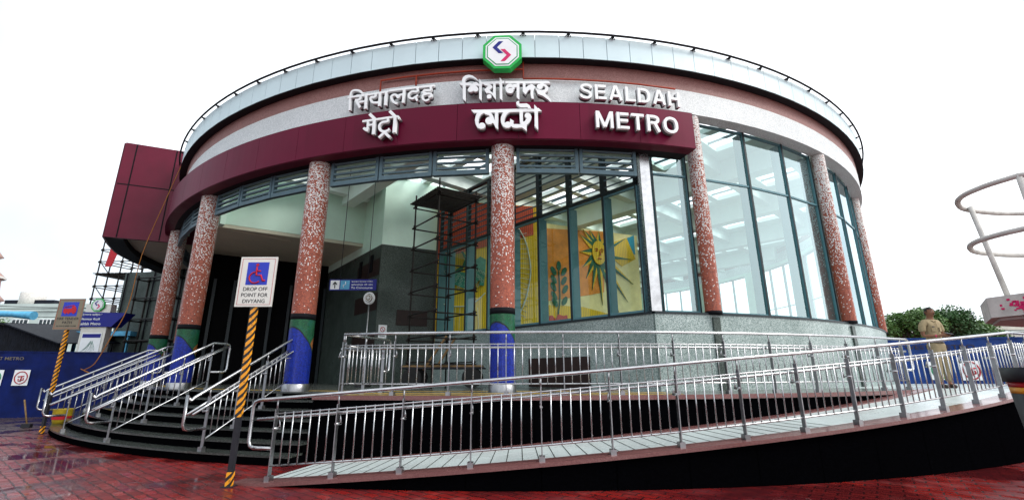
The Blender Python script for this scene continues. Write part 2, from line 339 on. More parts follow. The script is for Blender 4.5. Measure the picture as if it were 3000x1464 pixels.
HINDI_LOW=[(0.028,[(-3.583,6.606),(-3.22,6.61),(-2.875,6.618),(-2.745,6.608)]),(0.03,[(-3.449,6.604),(-3.442,6.397)]),(0.03,[(-3.543,6.442),(-3.478,6.385),(-3.426,6.361)]),(0.035,[(-3.515,6.416),(-3.455,6.407)]),(0.026,[(-3.455,6.488),(-3.319,6.497)]),(0.038,[(-3.301,6.609),(-3.296,6.256)]),(0.039,[(-3.426,6.765),(-3.28,6.615)]),(0.03,[(-2.985,6.603),(-2.988,6.526),(-3.105,6.519),(-3.17,6.447),(-3.142,6.342),(-3.055,6.294),(-2.975,6.302),(-2.925,6.341)]),(0.034,[(-3.037,6.27),(-3.16,6.159)]),(0.034,[(-3.037,6.27),(-2.904,6.138)]),(0.039,[(-2.818,6.617),(-2.821,6.237)]),(0.038,[(-2.954,6.77),(-2.818,6.622)]),(0.024,[(-2.826,6.623),(-2.753,6.609),(-2.724,6.546)])]
BENGALI_TOP=[(0.0,[(-1.493,7.443),(-1.245,7.426),(-1.198,7.388),(-1.239,7.351),(-1.448,7.375)]),(0.0,[(-0.992,7.426),(-0.65,7.437),(-0.498,7.441),(-0.496,7.38),(-0.598,7.375),(-0.992,7.372)]),(0.0,[(-0.477,7.432),(0.459,7.428),(0.517,7.368),(-0.477,7.371)]),(0.0,[(-1.414,7.437),(-1.344,7.432),(-1.336,6.969),(-1.399,7.036)]),(0.0,[(-1.414,7.435),(-1.43,7.497),(-1.409,7.565),(-1.357,7.611),(-1.279,7.624),(-1.192,7.595),(-1.122,7.537),(-1.052,7.442),(-1.138,7.508),(-1.208,7.547),(-1.271,7.554),(-1.331,7.53),(-1.359,7.482),(-1.357,7.431)]),(0.064,[(-1.229,7.253)]),(0.061,[(-1.122,7.252)]),(0.0,[(-1.245,7.416),(-1.198,7.383),(-1.164,7.423),(-1.117,7.433),(-1.07,7.403),(-1.041,7.364),(-1.038,7.32),(-1.101,7.348),(-1.109,7.339),(-1.078,7.269),(-1.125,7.203),(-1.177,7.221),(-1.237,7.2),(-1.273,7.28),(-1.239,7.346)]),(0.0,[(-1.046,7.512),(-0.992,7.426),(-0.986,7.371),(-0.989,6.962),(-1.044,7.024),(-1.044,7.365)]),(0.0,[(-0.947,7.372),(-0.811,7.368),(-0.749,7.292),(-0.822,7.217),(-0.741,7.136),(-0.741,7.375),(-0.684,7.378),(-0.681,6.976),(-0.765,7.109),(-0.825,7.145),(-0.885,7.147),(-0.932,7.232),(-0.848,7.321),(-0.921,7.339)]),(0.053,[(-0.825,7.058)]),(0.0,[(-0.598,7.522),(-0.543,7.442),(-0.538,6.945),(-0.595,7.011),(-0.598,7.336),(-0.624,7.378),(-0.598,7.444)]),(0.066,[(-0.363,7.186)]),(0.0,[(-0.316,7.333),(-0.36,7.355),(-0.41,7.354),(-0.451,7.324),(-0.475,7.259),(-0.464,7.191),(-0.428,7.138),(-0.363,7.118),(-0.363,7.184),(-0.417,7.204),(-0.412,7.248),(-0.376,7.273),(-0.334,7.263),(-0.305,7.207),(-0.271,7.216),(-0.274,7.269),(-0.232,7.264),(-0.227,7.337),(-0.274,7.347)]),(0.0,[(-0.232,7.368),(-0.167,7.367),(-0.172,6.959),(-0.23,7.017)]),(0.0,[(-0.097,7.365),(-0.034,7.364),(-0.037,7.252),(0.031,7.315),(0.099,7.342),(0.175,7.284),(0.136,7.189),(0.13,7.082),(0.141,6.977),(0.089,6.991),(0.07,7.082),(0.068,7.218),(0.013,7.179),(-0.037,7.088),(-0.097,7.16)]),(0.065,[(0.271,7.282)]),(0.0,[(0.282,7.367),(0.357,7.368),(0.35,7.287),(0.284,7.287)]),(0.0,[(0.355,7.346),(0.412,7.327),(0.454,7.269),(0.449,7.192),(0.376,7.118),(0.441,7.056),(0.498,6.971),(0.524,6.871),(0.438,6.97),(0.331,7.055),(0.23,7.097),(0.177,7.242),(0.232,7.208),(0.308,7.19),(0.376,7.21),(0.399,7.254),(0.371,7.293),(0.337,7.297)])]
BENGALI_LOW=[(0.0,[(-1.177,6.635),(0.057,6.633),(0.13,6.615),(0.13,6.563),(-1.117,6.56)]),(0.0,[(0.188,6.646),(0.219,6.643),(0.287,6.572),(0.18,6.565)]),(0.0,[(-1.049,6.566),(-1.078,6.488),(-1.093,6.393),(-1.078,6.297),(-1.036,6.214),(-0.976,6.181),(-0.947,6.254),(-1.002,6.274),(-1.02,6.342),(-1.012,6.431),(-0.973,6.504),(-0.911,6.55),(-0.908,6.57)]),(0.072,[(-0.947,6.254)]),(0.0,[(-0.911,6.55),(-0.772,6.565),(-0.718,6.481),(-0.686,6.37),(-0.681,6.562),(-0.611,6.56),(-0.613,6.159),(-0.665,6.201),(-0.697,6.283),(-0.728,6.311),(-0.77,6.278),(-0.796,6.456),(-0.778,6.455),(-0.809,6.494),(-0.882,6.521)]),(0.086,[(-0.793,6.367)]),(0.0,[(-0.511,6.554),(-0.553,6.449),(-0.561,6.38),(-0.545,6.285),(-0.504,6.217),(-0.449,6.185),(-0.412,6.262),(-0.472,6.27),(-0.488,6.351),(-0.467,6.446),(-0.425,6.514),(-0.368,6.557),(-0.368,6.581)]),(0.073,[(-0.417,6.259)]),(0.0,[(-0.363,6.396),(-0.29,6.344),(-0.311,6.314),(-0.292,6.273),(-0.151,6.268),(-0.099,6.268),(-0.029,6.25),(-0.029,6.109),(-0.123,6.19),(-0.25,6.182),(-0.311,6.193),(-0.355,6.234),(-0.376,6.281),(-0.373,6.336)]),(0.0,[(-0.175,6.565),(-0.102,6.564),(-0.104,6.322),(-0.068,6.338),(-0.021,6.406),(-0.044,6.413),(-0.065,6.468),(-0.052,6.509),(-0.005,6.529),(0.05,6.502),(0.073,6.44),(0.06,6.372),(0.023,6.304),(-0.029,6.25),(-0.099,6.237),(-0.151,6.265),(-0.17,6.333)]),(0.06,[(-0.01,6.468)]),(0.0,[(-0.196,6.814),(-0.177,6.793),(-0.185,6.751),(-0.162,6.744),(-0.026,6.75),(0.034,6.708),(0.07,6.625),(-0.003,6.625),(-0.003,6.656),(-0.154,6.657),(-0.222,6.707),(-0.243,6.759),(-0.227,6.797)]),(0.0,[(0.133,6.722),(0.188,6.653),(0.204,6.564),(0.204,6.129),(0.133,6.216),(0.136,6.543),(0.107,6.563),(0.133,6.625)])]
FISH=[(0.19,5.22),(0.33,4.63),(0.59,4.26),(0.92,4.14),(1.24,4.24),(1.47,4.48),(1.43,4.27),(1.6,4.25),(1.64,4.78),(1.66,5.17),(1.46,5.28),(1.27,5.13),(1.18,4.86),(1.12,4.73),(0.91,4.68),(0.72,4.72),(0.53,4.73),(0.36,4.92),(0.28,5.2)]
FAN=[(0.58,4.71),(0.83,4.77),(0.95,4.94),(0.98,5.23),(0.86,5.42),(0.79,5.42),(0.92,5.18),(0.85,4.94),(0.62,4.76)]
WHEEL=[(2.83,6.41),(3.08,5.94),(3.22,5.34),(3.26,4.79),(3.16,4.16),(3.01,3.67),(2.71,3.06)]
ARC=[(0.11,3.67),(0.29,3.58),(0.57,3.52),(0.89,3.53),(1.16,3.6),(1.44,3.8),(1.65,4.01)]
RED=[(-0.01,5.07),(1.65,5.56),(-0.03,5.58),(1.65,5.96)]
ringlt=[(3.23,5.95),(3.23,5.54),(3.43,5.4)]
SUN_C=[(2.42,6.25),(2.09,6.21),(2.45,6.74),(2.39,5.73)]
TIPS=[(1.71,7.38),(2.05,7.49),(2.5,7.41),(3.11,7.42),(1.54,6.93),(1.51,6.18),(1.62,5.53),(1.77,5.07),(2.03,4.6),(2.5,4.01),(3.29,3.74),(3.78,4.21),(4.13,5.0),(4.14,6.09),(3.91,7.04)]
ORANGE=[(0.0,7.1),(2.82,7.66),(2.61,4.57),(1.88,4.4),(0.02,4.05)]
YEL=[(3.06,6.68),(3.95,7.05),(4.35,6.14),(3.6,5.74),(3.02,6.14)]
CREAM=[(3.6,5.74),(4.35,6.14),(4.41,3.8),(2.55,3.59),(2.78,4.84)]
BLUE=[(3.9,7.01),(4.36,7.23),(4.35,6.34),(4.21,6.4)]
STEM=[(0.41,3.55),(0.5,4.08),(0.51,4.67),(0.49,5.28)]
LEAF=[(0.5,5.49),(0.26,5.26),(0.73,5.27),(0.26,4.92),(0.72,4.9),(0.24,4.62),(0.76,4.56),(0.26,4.27),(0.28,4.01),(0.72,4.09)]
LOTUS=[(-0.23,3.18),(-0.12,3.44),(0.14,3.5),(0.3,3.34),(0.4,3.55),(0.63,3.5),(0.8,3.54),(0.84,3.28),(0.85,3.16)]
edge=[(-0.06,4.63),(4.52,4.96),(0.0,7.1)]
# ------------------------------------------------------------------ ground
g = MB()
for i in range(-16, 16):
    for j in range(-6, 26):
        x0, y0 = i*20, j*20
        g.face([(x0,y0,0),(x0+20,y0,0),(x0+20,y0+20,0),(x0,y0+20,0)])
tag(g.build('ground', m['paving'], weld=True), kind='structure')
# ------------------------------------------------------------------ station building
st = thing('metro_station', 'large round metro station with a maroon name band, mosaic columns and tall curved glass', 'building', (CX, CY, 0))
A0, A1 = -75, 285
def seam_arcs(r0, r1, z0, z1, a0, a1, da, gap, mat, name, off=0.):
    b = MB(); a = a0+off
    while a < a1-1e-3:
        b.arc(r0, r1, z0, z1, a+gap/2, min(a+da, a1)-gap/2, 1.1); a += da
    return b.build(name, mat, st)
MB().arc(14.3, 14.6, 7.07, 7.67, A0, A1).build('pale_mosaic_band', m['white_band'], st)
MB().arc(14.3, 14.597, 7.67, 8.09, A0, A1).build('terracotta_mosaic_band', m['pink_band'], st)
cb = seam_arcs(14.66, 14.79, 8.07, 8.655, -74.9, 283, 2.1, .05, m['clad'], 'parapet_cladding', .02)
MB().arc(14.3, 14.66, 8.1, 8.62, A0, A1).build('parapet_wall', m['dark'], st)
MB().arc(14.6, 14.80, 8.045, 8.068, A0, A1).build('parapet_soffit', m['dark'], st)
fb = seam_arcs(14.62, 14.885, 6.03, 6.89, -75, 14.25, 5.0, .03, m['maroon'], 'name_band', 4.25)
MB().arc(14.62, 14.87, 6.03, 6.88, -75, -70.8).build('name_band_end', m['maroon'], st)
MB().arc(14.3, 14.62, 6.03, 7.07, A0, 14.2).build('lintel', m['dark'], st)
MB().arc(14.62, 14.87, 6.016, 6.028, A0, 14.2).build('name_band_soffit', m['maroon_d'], st)
MB().arc(14.2, 14.3, 6.03, 7.9, A0, 10).build('inner_lining', m['plaster'], st)
# roof rail with little forked brackets
rr_ = MB().tube([pp(a, 14.88, 8.665) for a in [A0+i*2 for i in range(181)]], .026, 8).build('roof_rail', m['dark'], st)
for a in [-.3+3.93*k for k in range(-18, 19)]:
    q = MB()
    for d in (-.3, .3): q.beam(pp(a+d, 14.76, 8.63), pp(a, 14.88, 8.66), .02, .015)
    q.beam(pp(a, 14.7, 8.63), pp(a, 14.88, 8.655), .04, .02)
    q.build('rail_bracket', m['dark'], st)
# fire pipe on the terracotta band
pi = MB(); R_ = 14.66
pi.tube([pp(-13.2, R_, 7.5), pp(-13.2, R_, 7.86)]+[pp(a, R_, 7.86) for a in (-11, -8, -5, -2, -.3)]+[pp(-.3, R_, 8.05)], .022, 6)
pi.tube([pp(-9.8, R_, 7.6), pp(-9.8, R_, 7.86)], .02, 6); pi.tube([pp(-.3, R_, 7.86), pp(-.3, R_, 7.62)]+[pp(a, R_, 7.62) for a in (1.5, 4, 7, 10, 13.5)], .02, 6)
pi.build('fire_pipe', m['pipe'], st)
# columns
COLS = [(-71, 14.48, 0), (-53.8, 14.48, 0), (-36.4, 14.48, 0), (-19.3, 14.48, 0), (-2.1, 14.48, 0), (15.5, 14.42, 1), (34.0, 14.42, 1), (52.6, 14.34, 1), (67.6, 14.42, 1)]
for a, r, up in COLS:
    c = pp(a, r); z0 = 2.5 if up else 1.0
    cm = MB().lathe(c, [(.165, 2.56), (.165, 7.08)] if up else [(.245, 1.14), (.245, 6.3)]).build('column', m['column'], st)
    MB().lathe(c, [(.2, 2.44), (.249, 2.44), (.249, 2.56), (.2, 2.565)] if not up else [(.1, 2.5), (.17, 2.5), (.17, 2.57), (.1, 2.575)]).build('dark_ring', m['seam'], cm)
    if not up: MB().lathe(c, [(.262, 1.0), (.262, 1.135), (.245, 1.15)]).build('steel_base', m['steel_d'], cm)
    else:
        b = MB(); b.arc(14.2, 14.49, 1.0, 2.44, a-.33, a+.33); b.build('pilaster', m['granite_d'], cm)
# granite plinth wall round the glazed part
MB().arc(14.1, 14.45, 1.0, 2.49, 10.05, 285).build('plinth_wall', m['granite'], st)
U = Vector((-.671, .741, 0)); V = Vector((.741, .671, 0)); O = Vector((2.83, 9.2, 0))
def uv_(u, v, z=0.): return O+U*u+V*v+Vector((0, 0, z))
MB().sheet(uv_(0, .18), uv_(8.0, .18), .35, 1.0, 2.49).build('plinth_wall', m['granite'], st)
MB().arc(14.08, 14.47, 2.49, 2.53, 10.05, 70).build('window_sill', m['frame_d'], st)
MB().sheet(uv_(0, .17), uv_(8.0, .17), .38, 2.49, 2.535).build('window_sill', m['frame_d'], st)
cp = uv_(.02, .1, 0)
MB().obox(cp+Vector((0,0,4.28)), (.11, .025, 0), (-.025, .11, 0), (0, 0, 1.74)).build('corner_post', m['steel'], st)
def window(pa, pb, z0, z1, inn, trs=(), gm='glass_f', fm='frame', fw=.045, dp=.16):
    """glazed bay between two points; inn = inward direction"""
    pa, pb = Vector(pa), Vector(pb); d = (pb-pa).normalized(); inn = Vector(inn)
    f = MB(); Z = Vector((0, 0, 1))
    for p, s in ((pa, 1), (pb, -1)):
        f.obox(p+d*s*fw/2+inn*dp/2+Z*(z0+z1)/2, d*fw/2, inn*dp/2, Z*(z1-z0)/2)
    for z in [z0+.03, z1-.03]+list(trs):
        f.obox((pa+pb)/2+inn*.04+Z*z, (pb-pa)/2-d*fw, inn*.035, Z*.022)
    w = f.build('window', m[fm], st)
    cuts = [z0]+list(trs)+[z1]
    for a, b in zip(cuts[:-1], cuts[1:]):
        MB().face([pa+inn*.03+Z*a, pb+inn*.03+Z*a, pb+inn*.03+Z*b, pa+inn*.03+Z*b]).build('pane', m[gm], w)
    # dark gasket on the outer edge of the frame
    k = MB()
    for p, s in ((pa, 1), (pb, -1)): k.obox(p+d*s*.014-inn*.006+Z*(z0+z1)/2, d*.014, inn*.006, Z*(z1-z0)/2)
    k.build('gasket', m['frame_d'], w)
    return w
RG = 14.3
for a, b in [(11.2, 14.75), (16.3, 22.1), (22.1, 27.8), (27.8, 33.2), (34.8, 40.6), (40.6, 46.4), (46.4, 51.7), (53.3, 57.3), (57.3, 62.3), (62.3, 66.5)]:
    mid = (pp(a, RG)+pp(b, RG))/2; inn = (Vector((CX, CY, 0))-mid).normalized()
    window(pp(a, RG), pp(b, RG), 2.53, 7.07, inn, (5.63,), gm='glass_r', fw=.028, dp=.3, fm='fin')
for k in range(8):
    L = 1.06 if k < 7 else .5
    a, b = uv_(1.06*k+(.16 if k == 0 else 0), 0), uv_(1.06*k+L, 0)
    window(a, b, 2.535, 5.33, V, (), dp=.3, fm='fin', fw=.035)
    # louvred transom above the pane
    lv = MB(); Z = Vector((0, 0, 1))
    for p, s in ((a, 1), (b, -1)): lv.obox(p+U*s*.03+V*.06+Z*6.27, U*.03, V*.06, Z*.92)
    for z in (5.38, 7.16): lv.obox((a+b)/2+V*.06+Z*z, (b-a)/2, V*.06, Z*.035)
    w = lv.build('louvre_window', m['frame_d'], st)
    s_ = MB()
    for j in range(9): s_.obox((a+b)/2+V*.06+Z*(5.55+.18*j), (b-a)/2-U*.06, (V*.06+Z*.03), (V*-.006+Z*.016))
    s_.build('slats', m['frame'], w)
# louvred panels in the openings of the round front
def louvre(a, b, r, z0, z1):
    pa, pb = pp(a, r), pp(b, r); d = (pb-pa).normalized(); n = Vector((-d.y, d.x, 0)); Z = Vector((0, 0, 1)); f = MB()
    for p, s in ((pa, 1), (pb, -1)): f.obox(p+d*s*.035+Z*(z0+z1)/2, d*.035, n*.05, Z*(z1-z0)/2)
    f.obox((pa+pb)/2+Z*(z0+.05), (pb-pa)/2-d*.07, n*.05, Z*.05); f.obox((pa+pb)/2+Z*(z1-.03), (pb-pa)/2-d*.07, n*.05, Z*.03)
    w = f.build('louvre_panel', m['frame'], st); s_ = MB()
    for j in range(4): s_.obox((pa+pb)/2+Z*(z0+.17+.125*j), (pb-pa)/2-d*.08, (n*.045+Z*.012), (n*-.004+Z*.02))
    s_.build('slats', m['frame'], w)
for c0, c1 in ((-71, -53.8), (-53.8, -36.4), (-36.4, -19.3), (-19.3, -2.1)):
    g0, g1 = c0+1.15, c1-1.15; w = (g1-g0)/3
    for k in range(3): louvre(g0+k*w+.05, g0+(k+1)*w-.05, 14.42, 5.46, 6.1)
for a, b in ((-.95, 4.35), (4.45, 9.5)): louvre(a, b, 14.42, 5.46, 6.1)
# far side of the hall, seen through the glass: lower windows and plain wall above
for k in range(6):
    a0 = 68+17.2*k
    MB().arc(14.0, 14.3, 2.49, 6.9, a0-1.6, a0+1.6).build('wall_pier', m['plaster'], st)
    for j in range(3):
        a, b = a0+1.6+j*4.66, a0+1.6+(j+1)*4.66
        window(pp(a, 14.2), pp(b, 14.2), 2.49, 6.9, (Vector((CX,CY,0))-pp((a+b)/2, 14.2)).normalized(), (4.7,), gm='glass_s', dp=.1)
MB().arc(14.0, 14.3, 6.9, 7.07, 68, 172).build('upper_wall', m['plaster'], st)
MB().arc(14.0, 14.3, 2.49, 7.07, 171, 285).build('rear_wall', m['plaster'], st)
# ceiling grid with skylights
ce, sg = MB(), MB()
vi = [(0,.6,0),(.6,1.75,1),(1.75,2.0,0),(2.0,3.15,1),(3.15,4.1,0)]; ui = [(0,.35,0),(.35,1.4,1),(1.4,1.65,0),(1.65,2.8,1),(2.8,3.2,0)]
def inside(p, R=14.32): return math.hypot(p.x-CX, p.y-CY) < R
for iv in range(-6, 7):
    for iu in range(-4, 9):
        for a, b, ov in vi:
            for c, d, ou in ui:
                v0, u0 = -2.25+4.1*iv+a, .7+3.2*iu+c
                if ov and ou: continue
                ctr = uv_(u0+(d-c)/2, v0+(b-a)/2, 7.98)
                hu, hv = (d-c)/2, (b-a)/2
                fit = lambda c_, hu_, hv_: all(inside(c_+U*hu_*i+V*hv_*j, 14.5) for i in (-1, 1) for j in (-1, 1))
                if fit(ctr, hu, hv): ce.obox(ctr, U*hu, V*hv, (0, 0, .08))
                else:
                    for i in range(6):
                        for j in range(6):
                            c_ = ctr+U*hu*(i-2.5)/3+V*hv*(j-2.5)/3
                            if fit(c_, hu/6, hv/6): ce.obox(c_, U*hu/6, V*hv/6, (0, 0, .08))
ce.build('ceiling', m['plaster_c'], st)
def chord(p, d, R=13.9):
    p = Vector((p.x-CX, p.y-CY, 0)); b = p.dot(d); c = p.dot(p)-R*R; D = b*b-c
    return None if D <= 0 else (-b-math.sqrt(D), -b+math.sqrt(D))
for iv in range(-6, 7):
    p = uv_(0, -2.25+4.1*iv); t = chord(p, U)
    if t and t[1]-t[0] > 3: MB().beam(p+U*t[0]+Vector((0,0,7.55)), p+U*t[1]+Vector((0,0,7.55)), .42, .7).build('ceiling_beam', m['plaster_c'], st)
for iu in range(-4, 9):
    p = uv_(.7+3.2*iu, 0); t = chord(p, V)
    if t and t[1]-t[0] > 3: MB().beam(p+V*t[0]+Vector((0,0,7.68)), p+V*t[1]+Vector((0,0,7.68)), .3, .43).build('ceiling_beam', m['plaster_c'], st)
rbs = MB()
for iv in range(-6, 7):
    for k in range(2):
        v = -2.25+4.1*iv+(1.17, 2.57)[k]; p = uv_(0, v); t = chord(p, U)
        if t and t[1]-t[0] > 3: rbs.beam(p+U*t[0]+Vector((0,0,7.97)), p+U*t[1]+Vector((0,0,7.97)), .05, .06)
rbs.build('skylight_bars', m['frame'], st)
# hall walls under the canopy
P1, P2, P3 = (-4.3, 14.5), (-5.64, 16.2), (-2.75, 15.3)
def wall(name, a, b, z0, z1, mt, t=.2, side=1):
    a, b = Vector((*a, 0)), Vector((*b, 0)); d = (b-a).normalized(); n = Vector((-d.y, d.x, 0))*side*t/2
    return MB().sheet(a+n, b+n, t, z0, z1).build(name, m[mt], st)
wall('lift_core_wall', P1, (-1.95, 15.7), 1.0, 5.48, 'granite_d'); wall('lift_core_wall', P1, (-8.6, 19.96), 1.0, 5.48, 'granite_d', side=-1)
wall('lift_core_upper', P1, (-1.95, 15.7), 5.482, 7.9, 'plaster'); wall('lift_core_upper', P1, (-8.6, 19.96), 5.482, 7.9, 'plaster', side=-1)
nn = Vector((-.535, .845, 0))
wall('bulkhead_wall', (-9.45, 13.32), (-5.4, 15.9), 5.9, 7.9, 'plaster')
a, b = Vector((-9.5, 13.29, 0)), Vector((-5.3, 15.96, 0))
MB().box8([a+Vector((0,0,5.78)), b+Vector((0,0,5.78)), b+nn*4.0+Vector((0,0,5.78)), a+nn*4.0+Vector((0,0,5.78)), a+Vector((0,0,5.89)), b+Vector((0,0,5.89)), b+nn*4.0+Vector((0,0,5.89)), a+nn*4.0+Vector((0,0,5.89))]).build('bulkhead_soffit', m['beige'], st)
q1, q2 = a+nn*3.9, b+nn*3.9
wall('hall_rear_wall', (q1.x, q1.y), (q2.x+1.5, q2.y+.95), 1.0, 5.77, 'hall_shade')  # rear and side walls coloured near-black to keep the hall in shade
MB().arc(13.5, 13.7, 1.0, 5.77, -75, -57).build('hall_side_wall', m['hall_shade'], st)
MB().arc(13.6, 13.75, 5.8, 7.9, -75, -42.5).build('side_bulkhead', m['plaster'], st)
MB().arc(11.5, 13.75, 5.76, 5.79, -75, -44).build('side_soffit', m['beige'], st)
bb = MB()     # dark vertical joints and ticket-hall shutters far inside
for k in range(7):
    p = q1.lerp(q2, .1+.13*k)-nn*.12; bb.obox(p+Vector((0,0,2.9)), nn.cross(Vector((0,0,1)))*.05, nn*.04, (0,0,1.9))
bb.build('hall_shutter_posts', m['frame_d'], st)
# dark horizontal granite stripes and vents on the lift core
dl = (Vector((*P2, 0))-Vector((*P1, 0))).normalized(); dn = Vector((-dl.y, dl.x, 0))
for k, z in enumerate((4.75, 3.6, 2.3)):
    MB().obox(Vector((*P1, z))+dl*1.05+dn*.008, dl*1.0, dn*.006, (0, 0, .28)).build('dark_stone_stripe', m['brown'], st)
for s_, z in ((.75, 4.95), (1.75, 4.9)):
    v = MB().obox(Vector((*P1, z))+dl*s_+dn*.02, dl*.12, dn*.012, (0, 0, .3))
    v.build('vent_grille', m['seam'], st)
# murals inside the glass room
mw1a, mw1b, mw2a, mw2b = Vector((-2.55, 15.2, 0)), Vector((.95, 15.9, 0)), Vector((1.39, 17.6, 0)), Vector((5.54, 19.4, 0))
def relief(name, a, b, mt, z0, z1, parent=None, t=.25):
    d = (b-a).normalized(); n = Vector((-d.y, d.x, 0))
    return MB().sheet(a+n*t/2, b+n*t/2, t, z0, z1).build(name, mt, parent or st)
def ribbed(name, c1, c2):
    t = NT(name); co = t.n('TexCoord').outputs['Object']; sp = t.n('SeparateXYZ', i0=co)
    k = t.math('FRACT', t.math('MULTIPLY', sp.outputs[0], 13.)); z = t.n('TexNoise', Vector=co, Scale=5., Detail=5)
    c = t.mix(t.math('GREATER_THAN', k, .8), t.mix(z, c1, c2), sc(c1, .4)); t.P(Base_Color=c, Roughness=.6); t.bump(k, .01, .4); return t.m
m['yel'] = ribbed('mural_yellow', (.9, .58, .0), (.75, .45, .005)); m['redr'] = ribbed('mural_red', (.5, .05, .015), (.65, .1, .03))
m['orange'] = M('mural_orange', (.8, .27, .03), .6, var=.2, scale=3); m['mcream'] = M('mural_cream', (.85, .72, .35), .6, var=.12, scale=3)
m['mgreen'] = M('mural_green', (.015, .12, .06), .6, var=.3); m['teal'] = M('mural_teal', (.05, .25, .18), .5, var=.3, scale=9)
m['line'] = M('mural_line', (.55, .6, .5), .6); m['tealblue'] = M('mural_blue', (.02, .3, .45), .6); m['mred'] = M('mural_lotus_red', (.45, .04, .02), .6, var=.25)
w1 = relief('fish_mural', mw1a, mw1b, m['yel'], 2.2, 7.3)
w2 = relief('sun_mural', mw2a, mw2b, m['mcream'], 2.2, 7.22)
wc = relief('mural_return', mw1b, mw2a, m['mcream'], 2.2, 7.2, t=.15)
def fr(a, b):
    d = (b-a).normalized(); n = Vector((d.y, -d.x, 0))      # towards the viewer
    return Matrix(((d.x, 0, n.x, a.x), (d.y, 0, n.y, a.y), (0, 1, 0, 0), (0, 0, 0, 1)))
F1, F2 = fr(mw1a, mw1b), fr(mw2a, mw2b)
def rel(name, pts, F, mt, par, z=.02, t=.03): return MB().prism(pts, F@Matrix.Translation((0, 0, z-.02)), t).build(name, m[mt], par)
rel('red_tiles', [(-.02,5.15),(3.4,6.2),(3.4,7.28),(-.02,7.28)], F1, 'redr', w1, .022, .015)
rel('fish', FISH, F1, 'teal', w1, .05, .06); rel('fish_fan', FAN, F1, 'mgreen', w1, .05, .08)
sclm = MB()
for i in range(9):
    for j in range(4):
        th_ = math.radians(200+i*17); rr2 = .42+.11*j; c_ = (.98+rr2*math.cos(th_), 4.98+rr2*math.sin(th_)*1.15)
        if math.hypot(c_[0]-.98, c_[1]-5.0) > .34: sclm.tube([F1@Vector((c_[0]+.045*math.cos(q*1.05), c_[1]+.05*math.sin(q*1.05), .095)) for q in range(6)], .007, 4, closed=True)
sclm.build('fish_scales', m['line'], w1)
ln = MB(); ln.tube([F1@Vector((x, y, .04)) for x, y in catmull2(WHEEL)], .025, 5); ln.tube([F1@Vector((x, y, .04)) for x, y in catmull2(ARC)], .02, 5)
for k in range(17):
    y = 3.2+k*.19; x = 3.24-.055*abs(y-4.9)**1.9*1.1; ln.tube([F1@Vector((x, y, .03)), F1@Vector((x-.62, y+.08-.03*(k-8), .03))], .008, 4)
for k in range(9): ln.tube([F1@Vector((.1+k*.17, 2.6, .03)), F1@Vector((.2+k*.15, 3.5, .03))], .006, 4)
ln.build('relief_lines', m['line'], w1)
rel('orange_field', [(0,4.05),(1.88,4.4),(2.62,4.57),(2.81,7.2),(0,7.0)], F2, 'orange', w2, .022, .012)
rel('yellow_field', YEL, F2, 'yel', w2, .03, .016); rel('blue_field', BLUE, F2, 'tealblue', w2, .03, .013)
rel('lower_field', [(-.3,3.0),(4.4,3.0),(4.4,3.4),(1.6,3.9),(0,3.9),(-.3,4.0)], F2, 'yel', w2, .022, .009)
def ell(cx, cy, rx, ry, n=20, rot=0): return [(cx+rx*math.cos(q)*math.cos(rot)-ry*math.sin(q)*math.sin(rot), cy+rx*math.cos(q)*math.sin(rot)+ry*math.sin(q)*math.cos(rot)) for q in [2*math.pi*k/n for k in range(n)]]
SCX, SCY = 2.43, 6.22
for k, (x, y) in enumerate(TIPS):
    dx, dy = x-SCX, y-SCY; L = math.hypot(dx, dy); px, py = -dy/L, dx/L; r0 = .3; bx, by = SCX+dx/L*r0, SCY+dy/L*r0*1.2; y = min(y, 7.18)
    rel('sun_ray', [(bx-px*.19, by-py*.19), (bx, by), (x, y)], F2, 'mgreen', w2, .04, .03)
    rel('sun_ray', [(bx, by), (bx+px*.17, by+py*.17), (x, y)], F2, 'yel', w2, .04, .028)
rel('sun_face', ell(SCX, SCY, .33, .52), F2, 'yel', w2, .06, .05)
rel('sun_face_shade', [(SCX+.02, SCY-.5)]+[p for p in ell(SCX+.02, SCY, .3, .5) if p[0] >= SCX+.02][::1], F2, 'mgreen', w2, .07, .048) if False else None
fc = MB()
for sx in (-.13, .13):
    fc.tube([F2@Vector((SCX+sx-.08, SCY+.12, .105)), F2@Vector((SCX+sx, SCY+.17, .105)), F2@Vector((SCX+sx+.08, SCY+.12, .105))], .015, 4)
    fc.tube([F2@Vector((SCX+sx-.05, SCY+.06, .105)), F2@Vector((SCX+sx+.05, SCY+.06, .105))], .02, 4)
fc.tube([F2@Vector((SCX+.02, SCY+.1, .11)), F2@Vector((SCX+.06, SCY-.12, .12)), F2@Vector((SCX-.03, SCY-.13, .11))], .018, 4)
fc.tube([F2@Vector((SCX-.09, SCY-.27, .105)), F2@Vector((SCX, SCY-.25, .11)), F2@Vector((SCX+.09, SCY-.27, .105))], .022, 4)
fc.build('sun_features', m['mred'], w2)
MB().tube([F2@Vector((x, y, .05)) for x, y in catmull2(STEM)], .03, 5).build('plant_stem', m['mgreen'], w2)
for k, (x, y) in enumerate(LEAF): rel('leaf', ell(x, y, .1, .2, 12, (0 if k == 0 else (.5 if x < .5 else -.5))), F2, 'mgreen', w2, .05, .03)
rel('lotus', LOTUS, F2, 'mred', w2, .05, .04)
